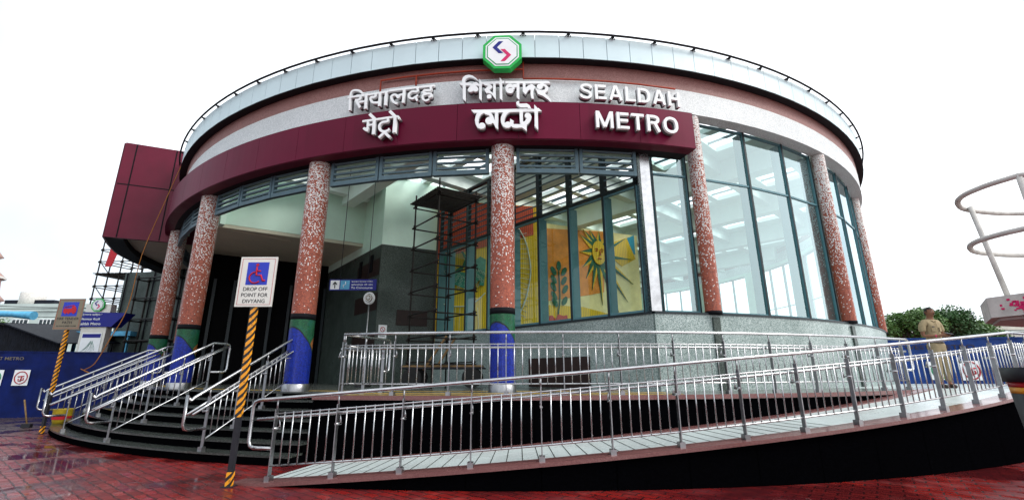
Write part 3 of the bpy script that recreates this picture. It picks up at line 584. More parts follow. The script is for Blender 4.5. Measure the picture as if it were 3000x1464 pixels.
# name lettering: traced strokes bent round the facade
def strokes(name, D, parent, r0, depth, mat, wk=1.0):
    b = MB()
    for k, (w, pts) in enumerate(D):
        g = lambda x, y, r: pp(math.degrees(x/14.95), r, y)
        if w == 0 or len(pts) == 1:
            if len(pts) == 1: x_, y_ = pts[0]; pts = [(x_+w*math.cos(q*math.pi/9), y_+w*math.sin(q*math.pi/9)) for q in range(18)]
            ar = sum(pts[i-1][0]*pts[i][1]-pts[i][0]*pts[i-1][1] for i in range(len(pts)))
            if ar < 0: pts = pts[::-1]
            ro = r0+depth+.0006*k; b.face([g(x_, y_, ro) for x_, y_ in pts]); b.face([g(x_, y_, r0) for x_, y_ in reversed(pts)])
            for i in range(len(pts)): b.face([g(*pts[i-1], r0), g(*pts[i], r0), g(*pts[i], ro), g(*pts[i-1], ro)])
            continue
        w *= wk
        P = catmull2(pts) if len(pts) > 2 else pts
        P = [Vector((x, y)) for x, y in P]; e = .0006*k; L, Rr = [], []
        for i, p in enumerate(P):
            d = (P[min(i+1, len(P)-1)]-P[max(i-1, 0)]).normalized(); n = Vector((-d.y, d.x))
            if i == 0 and len(P) > 2: p = p
            L.append(p+n*w); Rr.append(p-n*w)
        f = lambda q, r: pp(math.degrees(q.x/14.95), r, q.y)
        for i in range(len(P)-1):
            for ra, rb, A, B in ((r0+e+depth, r0+e+depth, L, Rr),):
                b.face([f(Rr[i], ra), f(Rr[i+1], ra), f(L[i+1], ra), f(L[i], ra)])
            b.face([f(L[i], r0), f(L[i], r0+e+depth), f(L[i+1], r0+e+depth), f(L[i+1], r0)])
            b.face([f(Rr[i+1], r0), f(Rr[i+1], r0+e+depth), f(Rr[i], r0+e+depth), f(Rr[i], r0)])
            b.face([f(L[i], r0), f(L[i+1], r0), f(Rr[i+1], r0), f(Rr[i], r0)])
        for A, B in ((L[0], Rr[0]), (Rr[-1], L[-1])): b.face([f(A, r0), f(B, r0), f(B, r0+e+depth), f(A, r0+e+depth)])
    o = b.build(name, mat, parent); return o
def text_pts(body, off=0., size=1.):
    c = bpy.data.curves.new('t', 'FONT'); c.body = body; c.size = size; c.offset = off; c.extrude = .5; c.resolution_u = 4
    o = bpy.data.objects.new('t', c); COL.objects.link(o); dg = bpy.context.evaluated_depsgraph_get(); dg.update()
    me = bpy.data.meshes.new_from_object(o.evaluated_get(dg)); V_ = [v.co.copy() for v in me.vertices]; F_ = [tuple(p.vertices) for p in me.polygons]
    bpy.data.objects.remove(o); bpy.data.curves.remove(c); bpy.data.meshes.remove(me); return V_, F_
def text(name, body, fn, w, h, depth, mat, parent, off=0., ref=None):
    """fn maps (x,y,z) in metres (0..w, 0..h, 0..depth) to the world"""
    V_, F_ = text_pts(body, off)
    x0, x1 = min(v.x for v in V_), max(v.x for v in V_); y0, y1 = (min(v.y for v in V_), max(v.y for v in V_)) if ref is None else ref
    if w is None: w = (x1-x0)*h/(y1-y0)
    b = MB(); b.v = [tuple(fn((v.x-x0)/(x1-x0)*w, (v.y-y0)/(y1-y0)*h, (v.z+.5)*depth)) for v in V_]; b.f = F_; b.uv = [None]*len(F_); b.sm = [False]*len(F_)
    return b.build(name, mat, parent)
for nm, D, r0, lab in (('station_name', HINDI_TOP, 14.72, 'white Devanagari lettering in the upper row'), ('metro_word', HINDI_LOW, 14.91, 'white Devanagari lettering on the maroon band'),
                  ('station_name', BENGALI_TOP, 14.72, 'white Bengali lettering in the upper row'), ('metro_word', BENGALI_LOW, 14.91, 'white Bengali lettering on the maroon band')):
    o = strokes(nm, D, st, r0+.07, .06, m['letter'], .86); o['label'] = lab
    strokes('letter_back', D, o, r0, .065, m['letter_s'], .8)
GL = dict(S=(.66, [[(.62,.74),(.56,.88),(.42,.93),(.26,.93),(.13,.84),(.12,.7),(.24,.58),(.44,.49),(.56,.38),(.56,.2),(.42,.08),(.26,.07),(.11,.14),(.05,.28)]]),
    E=(.6, [[(.09,0),(.09,1)],[(.18,.91),(.6,.91)],[(.18,.52),(.56,.52)],[(.18,.09),(.61,.09)]]),
    A=(.76, [[(.09,0),(.36,1)],[(.67,0),(.40,1)],[(.2,.3),(.56,.3)]]), L=(.55, [[(.09,0),(.09,1)],[(.18,.09),(.56,.09)]]),
    D=(.7, [[(.09,0),(.09,1)],[(.18,.91),(.34,.91),(.5,.86),(.6,.7),(.62,.5),(.6,.3),(.5,.14),(.34,.09),(.18,.09)]]),
    H=(.7, [[(.09,0),(.09,1)],[(.61,0),(.61,1)],[(.18,.53),(.52,.53)]]), M=(.86, [[(.09,0),(.09,1)],[(.77,0),(.77,1)],[(.12,.97),(.43,.06)],[(.74,.97),(.43,.06)]]),
    T=(.62, [[(.31,0),(.31,.82)],[(0,.91),(.62,.91)]]), R=(.69, [[(.09,0),(.09,1)],[(.18,.91),(.38,.91),(.53,.85),(.57,.73),(.53,.6),(.38,.53),(.18,.53)],[(.4,.5),(.6,0)]]),
    O=(.8, [[(.4,.92),(.22,.86),(.12,.7),(.1,.5),(.12,.3),(.22,.14),(.4,.08),(.58,.14),(.68,.3),(.7,.5),(.68,.7),(.58,.86),(.4,.92),(.34,.915)]]))
def word(body, s0, s1, za, zb, r0):    # s = arc metres at r 14.95
    gap = .13; tot = sum(GL[c][0] for c in body)+gap*(len(body)-1); k = (s1-s0)/tot; x = s0; h = zb-za
    for c in body:
        wd, SS = GL[c]; D = [(.081*h, [(x+a*k, za+b*h) for a, b in P]) for P in SS]
        o = strokes('letter', D, st, r0+.07, .06, m['letter']); strokes('letter_back', D, o, r0, .065, m['letter_s'], .92); x += (wd+gap)*k
word('SEALDAH', 1.14, 3.48, 7.03, 7.39, 14.72); word('METRO', 1.40, 3.24, 6.235, 6.62, 14.91)
# octagonal line logo
def logo(parent, F, R, depth, nm='logo_board'):
    oc = lambda r: [(r*math.cos(rad(22.5+45*k))/math.cos(rad(22.5)), r*math.sin(rad(22.5+45*k))/math.cos(rad(22.5))) for k in range(8)]
    bd = MB().prism(oc(R), F, depth).build(nm, m['green'], parent)
    for i, (r, mt) in enumerate(((.86, 'white'), (.79, 'green2'), (.74, 'white'))): MB().prism(oc(R*r), F@Matrix.Translation((0, 0, depth)), .004*(i+1)).build('logo_ring', m[mt], bd)
    A = [(.05,.6),(-.18,.6),(-.5,.24),(-.18,-.12),(.05,-.12),(-.27,.24)]
    q = lambda P, s: [(x*R*s, y*R*s) for x, y in P]
    MB().prism(q(A, 1), F@Matrix.Translation((0, 0, depth)), .017).build('logo_arrow', m['navy'], bd)
    MB().prism([(-x-.04*R, -y) for x, y in q(A, 1)], F@Matrix.Translation((0, 0, depth)), .0165).build('logo_arrow', m['magenta'], bd)
    return bd
c = pp(-2.05, 14.84, 8.06); n = (c-Vector((CX, CY, 8.06))).normalized(); d = Vector((-n.y, n.x, 0))
lg = logo(st, Matrix(((d.x, 0, n.x, c.x), (d.y, 0, n.y, c.y), (0, 1, 0, c.z), (0, 0, 0, 1))), .42, .16)
# ------------------------------------------------------------------ annex with curved canopy box
rim = [(-13.56,14.51),(-14.35,15.69),(-15.05,17.0),(-15.6,18.79),(-15.9,20.52),(-15.9,23)]
rim = [tuple(v)[:2] for v in catmull([(x, y, 0) for x, y in rim], 5)]
ax = MB()
for a, b in zip(rim[:-1], rim[1:]):
    a, b = Vector((*a, 0)), Vector((*b, 0)); ax.sheet(a, b, .12, 5.76, 9.2)
ax.sheet((-13.55, 14.5), (-10.7, 15.75), .12, 5.76, 9.2)
bx = ax.build('canopy_box', m['maroon_d'], st)
fd = (Vector((-10.7, 15.75, 0))-Vector((-13.55, 14.5, 0))).normalized(); fn_ = Vector((fd.y, -fd.x, 0)); s0 = Vector((-13.55, 14.5, 0))
sm = MB()
for s in (.33, 1.5): sm.obox(s0+fd*s+fn_*.062+Vector((0,0,7.48)), fd*.018, fn_*.004, (0,0,1.7))
sm.obox(s0+fd*1.5+fn_*.061+Vector((0,0,7.66)), fd*1.48, fn_*.004, (0,0,.018))
sm.build('panel_joint', m['seam'], bx)
r2 = MB()
inner = []
for i, (x, y) in enumerate(rim):
    t = i/(len(rim)-1); inner.append((x+.42+.2*t, y+.1+.15*(1-t)))
for k in range(len(rim)-1):
    (ax_, ay), (bx_, by) = rim[k], rim[k+1]; (cx_, cy_), (dx, dy) = inner[k+1], inner[k]
    r2.face([(ax_,ay,5.755),(bx_,by,5.755),(cx_,cy_,5.755),(dx,dy,5.755)]); r2.face([(dx,dy,5.755),(cx_,cy_,5.755),(cx_,cy_,6.0),(dx,dy,6.0)])
r2.build('canopy_rim', m['dark'], bx)
MB().face([(x, y, 5.95) for x, y in inner]+[(-7, 23, 5.95), (-10.5, 15.9, 5.95)][::1]).build('canopy_soffit', m['beige'], bx)
MB().face([(x, y, 9.15) for x, y in rim]+[(-7, 23, 9.15), (-10.7, 15.75, 9.15)]).build('canopy_roof', m['dark'], bx)
wall('annex_wall', (-18.2, 21.0), (-10.5, 19.0), 0, 5.94, 'granite_d', side=1)
jt = MB()
for k in range(5): jt.obox(Vector((-18.0+1.6*k, 20.93-.415*k-.03, 2.97)), (.03,-.008,0), (.003,.012,0), (0,0,2.97))
jt.build('wall_joint', m['seam'], st)
# ------------------------------------------------------------------ platform, steps, ramp
pf = thing('platform', 'raised stone platform with dark face under the metro station', 'platform', (CX, CY, 0))
MB().arc(.5, 14.72, .9, 1.0, -80, 280, 4).build('deck', m['plat'], pf)
MB().arc(14.72, 15.97, .93, 1.0, -13.1, 29.1).build('deck_edge', m['plat'], pf)
MB().arc(15.93, 15.985, .935, 1.003, -13.1, 29.1).build('edge_trim', m['coping'], pf)
MB().arc(14.7, 15.95, .0, .93, -13.1, 60).build('face_wall', m['black'], pf)
MB().arc(15.62, 15.76, 1.001, 1.006, -12.8, 9).build('tactile_strip', m['tactile'], pf)
MB().arc(15.05, 15.2, 1.001, 1.006, -12.8, 9).build('tactile_strip', m['tactile'], pf)
MB().arc(14.05, 14.2, 1.001, 1.006, -58, 8).build('tactile_strip', m['tactile'], pf)
sp_ = thing('entrance_steps', 'curved flight of wet dark granite steps leading to the platform', 'steps', (CX, CY, 0))
for k in range(7):
    R = 16.4-.28*k; z = .143*(k+1)
    s_ = MB().arc(14.4, R, z-.143+(.001 if k else 0), z-.03, -60, -13.12).build('step', m['black'], sp_)
    MB().arc(R-.34 if k < 6 else 14.72, R+.015, z-.03, z if k < 6 else .9985, -60, -13.12, 1.6).build('tread', m['tread'], s_)
rz = lambda a: max(.0, min(1.0, (a+12.1)*.0243))
rp = thing('access_ramp', 'curved wheelchair ramp of pale granite with brown coping and black side wall', 'ramp', pp(8, 16.8, 0))
MB().arc(17.2, 17.5, lambda a: 0, lambda a: rz(a)-.02, -12.1, 62).build('side_wall', m['black'], rp)
MB().arc(16.1, 17.32, lambda a: -.02, lambda a: rz(a)+.004, -12.1, 29.1, 1.4).build('ramp_surface', m['ramp'], rp)
MB().arc(14.45, 17.32, lambda a: .8, lambda a: 1.004, 29.1, 62, 1.4).build('landing', m['ramp'], rp)
MB().arc(17.26, 17.56, lambda a: rz(a)-.025, lambda a: rz(a)+.02, -12.9, 62, 1.4).build('coping', m['coping'], rp)
MB().arc(15.98, 16.16, lambda a: rz(a)-.02, lambda a: rz(a)+.024, -12.1, 29.1, 1.4).build('coping', m['coping'], rp)
gr = MB()
for k in range(60):
    a = -11.6+.68*k
    if a < 14: gr.obox((pp(a, 17.2, rz(a)+.007)+pp(a, 16.2, rz(a)+.007))/2, (pp(a, 17.2, 0)-pp(a, 16.2, 0))/2, (.005, 0, 0), (0, 0, .0015))
gr.build('anti_slip_grooves', m['tread'], rp)
# ------------------------------------------------------------------ railings
Zv = Vector((0, 0, 1))
def railing(label, group, P, t0, t1, nb, nbal, side, c0=None, c1=None, hs=(.175, .75, .8, .99), loops=(1, 1), both=False, floorz=None, sub=1, ext=.36, cap_h=.38):
    """P(t) -> floor point; nb bays; nbal balusters per bay; side = +1/-1 where the inner handrail sits"""
    mid = P((t0+t1)/2); rl = thing('railing', label, 'railing', tuple(P(t0)), group)
    hb, hm, hsl, ht = hs; n = max(2, nb*sub)
    T = [t0+(t1-t0)*k/n for k in range(n+1)]
    dirv = lambda t: ((P(t+(t1-t0)*.01)-P(t-(t1-t0)*.01))).normalized()
    sd_ = lambda t: Vector((-dirv(t).y, dirv(t).x, 0)).normalized()*side
    top = [P(t)+Zv*ht for t in T]
    d0, d1 = dirv(t0), dirv(t1); d0h, d1h = Vector((d0.x, d0.y, 0)).normalized(), Vector((d1.x, d1.y, 0)).normalized()
    def loop(p, dh, dd, base):   # bend outwards and back down to the post
        a = p+dd*ext*.78
        return [a, p+dd*ext*.95-Zv*.02, p+dh*ext-Zv*.1, p+dh*ext-Zv*(ht-cap_h-.08), p+dh*ext*.93-Zv*(ht-cap_h-.02), p+dh*ext*.78-Zv*(ht-cap_h), p-Zv*(ht-cap_h)]
    pts = list(top)
    if loops[0]: pts = list(reversed(loop(top[0], -d0h, -(d0h if loops[0] == 2 else d0), 0)))+pts
    if loops[1]: pts = pts+loop(top[-1], d1h, (d1h if loops[1] == 2 else d1), 0)
    MB().tube(pts, .024, 10).build('handrail', m['steel'], rl)
    for sg_ in ((1, -1) if both else (1,)):
        q = [P(t)+Zv*hm+sd_(t)*.06*sg_ for t in T]; q = ([q[0]-d0*ext*.9] if loops[0] else [])+q+([q[-1]+d1*ext*.9] if loops[1] else [])
        MB().tube(q, .02, 8).build('middle_rail', m['steel'], rl)
    MB().tube([P(t)+Zv*hsl for t in T], .011, 6).build('top_bar', m['steel'], rl)
    MB().tube([P(t)+Zv*hb for t in T], .013, 6).build('bottom_bar', m['steel'], rl)
    for k in range(nb+1):
        t = t0+(t1-t0)*k/nb; p = P(t); d = dirv(t); dh = Vector((d.x, d.y, 0)).normalized(); s_ = sd_(t)
        zf = floorz(p) if floorz else p.z
        b = MB().obox(p+Zv*((zf-p.z+.86)/2), dh*.006, s_*.03, Zv*((.86+p.z-zf)/2))
        b.tube([p+Zv*.84, p+Zv*(ht-.01)], .011, 6)
        po = b.build('post', m['steel_d'], rl)
        MB().obox(Vector((p.x, p.y, zf+.03)), dh*.035, s_*.045, Zv*.03).build('post_base', m['steel_d'], po)
        bk = MB().tube([p+Zv*.62-s_*.03, p+Zv*.62+s_*.11], .016, 6); bk.tube([p+Zv*.6+s_*.09, p+Zv*.66+s_*.09, p+Zv*.72+s_*.07], [.013, .012, .003], 6)
        bk.build('bracket', m['steel'], po)
        if k < nb:
            for j in range(nbal):
                tt = t+(t1-t0)/nb*(j+1)/(nbal+1); q = P(tt)
                MB().tube([q+Zv*(hb-.01), q+Zv*(hsl+.015)], .0085, 6).build('baluster', m['steel'], rl)
    return rl
# outer ramp railing: rises with the ramp, flat on the landing
railing('long rising steel railing on the brown coping of the outer ramp edge', 'steel railings of the entrance', lambda a: pp(a, 17.42, rz(a)+.018), -11.35, 31.4, 15, 6, 1, loops=(1, 0))
railing('steel railing turning away at the far right end of the ramp landing', 'steel railings of the entrance', lambda a: pp(a, 17.42, 1.02), 31.5, 60, 10, 6, 1, loops=(0, 0))
railing('level steel railing along the black faced platform edge', 'steel railings of the entrance', lambda a: pp(a, 15.82, 1.0), -11.7, 28.7, 12, 6, 1, loops=(0, 1))
railing('short steel railing running back beside the lift core from the platform corner', 'steel railings of the entrance', lambda t: pp(-11.75+.25*t, 15.75-t, 1.0), 0, 1.25, 2, 4, 1, loops=(0, 1), ext=.25)
zst = lambda p: min(1.0, .143*(1+max(0, int((16.4-math.hypot(p.x-CX, p.y-CY))/.28))))
for a, lab in ((-19.3, 'steel stair railing nearest the drop off sign, topmost end by a blue column foot'), (-28.9, 'steel stair railing in the middle of the flight, second from the drop off sign'),
               (-38.4, 'steel stair railing third from the drop off sign, rising behind the yellow striped pole'), (-47.5, 'leftmost steel stair railing, beside the blue barricade')):
    f = lambda t, a=a: pp(a, 16.33-1.62*t, .13+.9*t)
    railing(lab, 'stair railings', f, 0, 1, 3, 4, 1, both=True, loops=(1, 2), floorz=zst, ext=.38, sub=2, cap_h=.36)
# ------------------------------------------------------------------ signs in front
def sign(name, label, x, y, ztop, zbot, w, lines, mt, icon, zstr, tilt=0.):
    r = thing(name, label, 'sign', (x, y, 0), 'striped pole signs')
    h = ztop-zbot; F = Matrix(((1,0,0,x-w/2),(0,0,-1,y-.03),(0,1,0,zbot),(0,0,0,1)))
    pl = MB().obox((x, y, (zbot+.1)/2), (.03, 0, 0), (0, .03, 0), (0, 0, (zbot+.1)/2)).build('pole', m['ink'], r)
    for z0, z1 in ((zstr, zbot-.002), (.0, .17)): MB().obox((x, y, (z0+z1)/2), (.034, 0, 0), (0, .034, 0), (0, 0, (z1-z0)/2)).build('striped_wrap', m['stripe'], pl)
    MB().obox((x, y, .006), (.07, 0, 0), (0, .07, 0), (0, 0, .006)).build('foot_plate', m['ink'], pl)
    pn = MB().prism([(0,0),(w,0),(w,h),(0,h)], F@Matrix.Translation((0,0,.006)), .012).build('sign_panel', m[mt], r)
    bo = MB(); e = .028
    for a, b in (((e,e),(w-e,e)), ((e,h-e),(w-e,h-e)), ((e,e),(e,h-e)), ((w-e,e),(w-e,h-e))): bo.beam(F@Vector((*a,.0195)), F@Vector((*b,.0195)), .004, .002, up=(0,1,0))
    bo.build('border', m['signred'], pn)
    T2 = lambda x0, y0: (lambda a, b, c: F@Vector((x0+a, y0+b, .0185+c)))
    iw, ih = w*.58, h*.46; ix, iy = (w-iw)/2, h*.43
    MB().prism([(ix,iy),(ix+iw,iy),(ix+iw,iy+ih),(ix,iy+ih)], F@Matrix.Translation((0,0,.0185)), .002).build('pictogram_board', m['signblue'], pn)
    G = F@Matrix.Translation((ix, iy, .022)); ic = MB()
    if icon == 'chair':
        ic.tube([G@Vector((iw*(.42+.27*math.cos(q)), ih*(.32+.24*math.sin(q)), .002)) for q in [rad(95+k*14) for k in range(17)]], .011, 5)
        ic.prism(ell(iw*.46, ih*.88, .021, .021, 12), G, .004); ic.tube([G@Vector((iw*x_, ih*y_, .002)) for x_, y_ in ((.45,.78),(.46,.42),(.68,.42),(.8,.17),(.9,.2))], .013, 5)
        ic.tube([G@Vector((iw*x_, ih*y_, .002)) for x_, y_ in ((.46,.62),(.66,.6))], .01, 5)
    else:
        ic.prism([(iw*a_, ih*b_) for a_, b_ in ((.08,.25),(.92,.25),(.92,.5),(.8,.72),(.62,.72),(.58,.55),(.08,.55))], G, .004)
        for cx_ in (.25, .45, .78): ic.prism(ell(iw*cx_, ih*.24, .03, .03, 12), G, .0055)
        ic.tube([G@Vector((iw*.1, ih*.62, .002)), G@Vector((iw*.72, ih*.78, .002))], .009, 5)
    ic.build('pictogram', m['signred'], pn)
    for i, (s, wd, hh, yy) in enumerate(lines): text('lettering', s, T2((w-wd)/2, yy), wd, hh, .002, m['ink'], pn, .006)
    return r
sign('drop_off_sign', 'white drop off point sign with a red wheelchair, on a striped pole', -3.5, 6.18, 2.905, 2.215, .505,
     [('DROP OFF', .33, .052, .215), ('POINT FOR', .36, .052, .133), ('DIVYANG', .30, .052, .05)], 'sign', 'chair', .81)
sign('fire_path_sign', 'dull fire tender path sign with a red engine, left of the steps', -11.13, 11.51, 3.2, 2.43, .66,
     [('FIRE TENDER', .54, .06, .24), ('PATH', .24, .06, .145), ('ALWAYS KEEP CLEAR', .5, .034, .07)], 'sign2', 'truck', .88)
# ------------------------------------------------------------------ left side: barricade, totem, sheds, scaffold
def fence(label, pts, h, mt, group='blue sheet barricades'):
    r = thing('barricade', label, 'fence', (*pts[0], 0), group)
    for a, b in zip(pts[:-1], pts[1:]):
        A, B = Vector((*a, 0)), Vector((*b, 0)); n = max(1, round((B-A).length/1.9))
        for k in range(n):
            p, q = A.lerp(B, k/n), A.lerp(B, (k+1)/n); d = (q-p).normalized(); nn_ = Vector((d.y, -d.x, 0))
            c = MB(); nc = 18
            for j in range(nc):
                u0, u1 = j/nc, (j+1)/nc; o0, o1 = .012*math.sin(j*1.9), .012*math.sin((j+1)*1.9)
                P_, Q_ = p.lerp(q, u0)+nn_*o0, p.lerp(q, u1)+nn_*o1; c.face([P_, Q_, Q_+Zv*h, P_+Zv*h], smooth=True); c.face([Q_-nn_*.02, P_-nn_*.02, P_-nn_*.02+Zv*h, Q_-nn_*.02+Zv*h])
            c.build('sheet_panel', m[mt], r)
            MB().obox(p+nn_*-.05+Zv*h/2, d*.03, nn_*.03, Zv*(h/2+.02)).build('post', m['frame_d'], r)
        MB().obox((A+B)/2+Zv*h, (B-A)/2, (B-A).normalized().cross(Zv)*.025, Zv*.02).build('top_rail', m[mt], r)
    return r
fl = fence('dark blue barricade of metal sheets left of the entrance steps', [(-22.3, 14.0), (-16.0, 15.9), (-14.3, 16.6), (-12.9, 17.2), (-11.6, 18.0)], 2.1, 'fence')
def board(F, w, h, parent, kind, big=1.):
    b = MB().prism([(-w/2,-h/2),(w/2,-h/2),(w/2,h/2),(-w/2,h/2)], F, .006).build('emblem_board', m['white'], parent)
    ri = MB(); R = w*.4; mt = 'signred' if kind else 'green2'
    ri.tube([F@Vector((R*math.cos(q), R*math.sin(q)*(h/w if h < w else 1.15), .012)) for q in [2*math.pi*k/24 for k in range(24)]], w*.035, 5, closed=True)
    ri.tube([F@Vector((x_*R, y_*R, .012)) for x_, y_ in ((-.5,.2),(.5,.3),(.1,.3),(.05,-.7))], w*.045, 5); ri.tube([F@Vector((x_*R, y_*R, .012)) for x_, y_ in ((-.4,-.2),(-.3,-.6),(.45,-.4),(.4,0))], w*.04, 5)
    ri.build('emblem', m[mt], b)
d = Vector((6.3, 1.9, 0)).normalized(); n = Vector((d.y, -d.x, 0)); bs = Vector((-22.3, 14.0, 0))
def fpt(s, z): p = bs+d*s+n*.03; return Matrix(((d.x,0,n.x,p.x),(d.y,0,n.y,p.y),(0,1,0,z),(0,0,0,1)))
sX = lambda x: (x+22.3)/d.x
board(fpt(sX(-17.05), 1.26), .42, .5, fl, 0); board(fpt(sX(-16.38), 1.26), .42, .5, fl, 1)
for w_, x_, l_ in (('EAST', 0, .32), ('-', .36, .05), ('WEST', .45, .36), ('METRO', .87, .5)): text('word', w_, lambda a, b, c: fpt(sX(-17.75)+x_, 1.83)@Vector((a, b+(.04 if w_ == '-' else 0), c)), l_, .1 if w_ != '-' else .015, .004, m['sign2'], fl, .004)
fr_ = fence('bright blue barricade behind the ramp landing on the right', [(9.9, 14.5), (21.0, 12.9)], 2.32, 'fence_r')
d2 = Vector((11.1, -1.6, 0)).normalized(); n2 = Vector((d2.y, -d2.x, 0)); b2 = Vector((9.9, 14.5, 0))
def fpt2(s, z): p = b2+d2*s+n2*.03; return Matrix(((d2.x,0,n2.x,p.x),(d2.y,0,n2.y,p.y),(0,1,0,z),(0,0,0,1)))
board(fpt2(2.85, 1.38), .5, .52, fr_, 0); board(fpt2(3.7, 1.38), .54, .56, fr_, 1)
for w_, x_, l_ in (('EAST', 0, .62), ('-', .72, .1), ('WEST', .95, .7), ('METRO', 1.85, 1.0)): text('word', w_, lambda a, b, c: fpt2(1.1+x_, 2.0)@Vector((a, b+(.05 if w_ == '-' else 0), c)), l_, .13 if w_ != '-' else .02, .004, m['brown'], fr_, .004)
tt = thing('station_totem', 'tall grey station totem with a navy name band and octagonal logo behind the left barricade', 'sign', (-15.45, 17.1, 0))
MB().box((-15.93, 17.0, 0), (-15.0, 17.25, 3.9)).build('body', m['sign'], tt)
bd = MB().box8([(-16.3,16.9,3.05),(-14.75,16.9,3.05),(-14.75,17.35,3.05),(-16.3,17.35,3.05),(-16.3,16.9,3.6),(-14.3,16.9,3.55),(-14.3,17.35,3.55),(-16.3,17.35,3.6)]).build('name_band', m['navy'], tt)
Ft = Matrix(((1,0,0,0),(0,0,-1,16.895),(0,1,0,0),(0,0,0,1)))
for i, (s, w, z) in enumerate((('শিয়ালদহ মেট্রো', .85, 3.44), ('सियालदह मेट्रो', .8, 3.27), ('Sealdah Metro', .86, 3.11))):
    text('lettering', s, lambda a, b, c, z=z: Ft@Vector((-16.02+a, z+b, c)), w, .1, .003, m['letter'], bd, .008)
logo(tt, Matrix(((1,0,0,-15.46),(0,0,-1,16.99),(0,1,0,3.86),(0,0,0,1))), .24, .05)
mp_ = MB().box((-15.83, 16.985, 2.12), (-15.1, 16.999, 2.83)).build('map_board', m['white'], tt)
MB().box((-15.8, 16.98, 2.66), (-15.13, 16.9849, 2.8)).build('map_heading', m['navy'], mp_)
ml = MB()
for k in range(9): ml.tube([(-15.75+.06*k, 16.98, 2.16+.02*(k%3)), (-15.6+.04*k, 16.98, 2.3+.03*(k%4)), (-15.45+.01*k, 16.98, 2.55-.02*(k%5))], .004, 4)
ml.build('map_lines', m['teal'], mp_)
sh = thing('tin_shed', 'dark corrugated tin shed behind the left barricade', 'shed', (-22, 18.5, 0))
cg = MB()
for k in range(60):
    x0 = -27+k*.155; zt = 3.3 if x0 < -20.3 else 3.3-(x0+20.3)*.3
    cg.face([(x0,18.5,0),(x0+.08,18.44,0),(x0+.08,18.44,zt),(x0,18.5,zt)]); cg.face([(x0+.08,18.44,0),(x0+.155,18.5,0),(x0+.155,18.5,zt-.03),(x0+.08,18.44,zt)])
cg.build('wall', m['tin'], sh)
MB().box8([(-27.2,18.2,3.26),(-20.2,18.2,3.3),(-20.2,21,3.5),(-27.2,21,3.5),(-27.2,18.2,3.32),(-20.2,18.2,3.36),(-20.2,21,3.56),(-27.2,21,3.56)]).box8([(-20.2,18.2,3.3),(-17.6,18.0,2.5),(-17.6,21,2.7),(-20.2,21,3.5),(-20.2,18.2,3.35),(-17.6,18.0,2.54),(-17.6,21,2.74),(-20.2,21,3.55)]).build('roof', m['tin'], sh)
tag(MB().tube([(-29, 21.2, 4.1), (-25, 21.1, 4.12), (-23, 21, 4.05), (-22.0, 21, 3.98)], [.13, .16, .14, .2], 10).build('rolled_tarpaulin', m['tarp']), 'pale blue rolled tarpaulin lying over the tin shed roof', 'tarpaulin')
stl = thing('market_stall', 'small stall with a blue frame and orange sheet between the fire sign and the totem', 'stall', (-18.3, 20.5, 0))
for x_ in (-19.3, -18.2, -17.0): MB().box((x_-.05, 20.4, 0), (x_+.05, 20.5, 3.1)).build('post', m['tarp'], stl)
MB().box((-19.5, 20.3, 3.0), (-16.8, 21.6, 3.2)).build('canopy', m['tarp'], stl)
MB().box((-18.8, 20.35, 2.5), (-17.9, 20.39, 2.72)).build('orange_sheet', m['rope'], stl)
MB().box((-19.4, 21.5, 1.0), (-16.9, 21.6, 2.9)).build('back_sheet', m['palewall'], stl)
def scaffold(name, label, base, ax, ay, w, dpt, n, lift, ztop, mt='scaf', nx=1, brace=True, r=.024, deck=None, tips=.3):
    rt = thing(name, label, 'scaffolding', tuple(base)); B = Vector(base); ax, ay = Vector(ax).normalized(), Vector(ay).normalized()
    for i in range(nx+1):
        for j in (0, 1):
            p = B+ax*w*i/nx+ay*dpt*j
            q = MB().tube([p, p+Zv*(ztop-B.z+tips*random.uniform(.4, 1.2))], r, 6)
            for k in range(1, n+1): q.tube([p+Zv*(lift*k-.05), p+Zv*(lift*k+.05)], r*1.7, 6)
            q.build('standard', m[mt], rt)
    for k in range(1, n+1):
        z = Zv*lift*k
        if z.z+B.z > ztop: break
        for j in (0, 1): MB().tube([B+ay*dpt*j+z-ax*.1, B+ax*w+ay*dpt*j+z+ax*.1], r*.85, 6).build('ledger', m[mt], rt)
        for i in range(nx+1): MB().tube([B+ax*w*i/nx+z-Zv*.06-ay*.08, B+ax*w*i/nx+ay*dpt+z-Zv*.06+ay*.08], r*.85, 6).build('transom', m[mt], rt)
        if brace and k % 2: MB().tube([B+z, B+ax*w/nx+z-Zv*lift], r*.7, 5).build('brace', m[mt], rt)
    for zd in (deck or []):
        dk = MB(); nn2 = 14
        for k in range(nn2): dk.obox(B+ax*(w+.3)*(k+.5)/nn2-ax*.15+ay*dpt/2+Zv*(zd-B.z), ax*(w/nn2*.36), ay*(dpt/2+.12), Zv*.015)
        dk.build('deck', m[mt], rt)
    return rt
scaffold('scaffold_tower', 'dark scaffold tower with plank top standing inside beside the fish mural', (-2.75, 12.3, 1.0), (.75, -.95, 0), (.95, .6, 0), 1.35, 1.1, 8, .62, 6.1, deck=(6.05,), brace=False)
scaffold('scaffold_tower', 'tall outdoor lattice scaffold beyond the maroon canopy box', (-20.65, 22.2, 0), (.97, -.05, 0), (.2, 1, 0), 2.9, 1.6, 20, .62, 12.4, nx=5, deck=(6.2,), r=.03, tips=.6)
gr2 = scaffold('scaffold_tower', 'black scaffold frame against the grey wall under the curved canopy', (-16.8, 20.1, 0), (.97, -.25, 0), (.25, .97, 0), 4.6, .5, 6, .92, 5.6, nx=2, brace=False, r=.04, tips=.05)
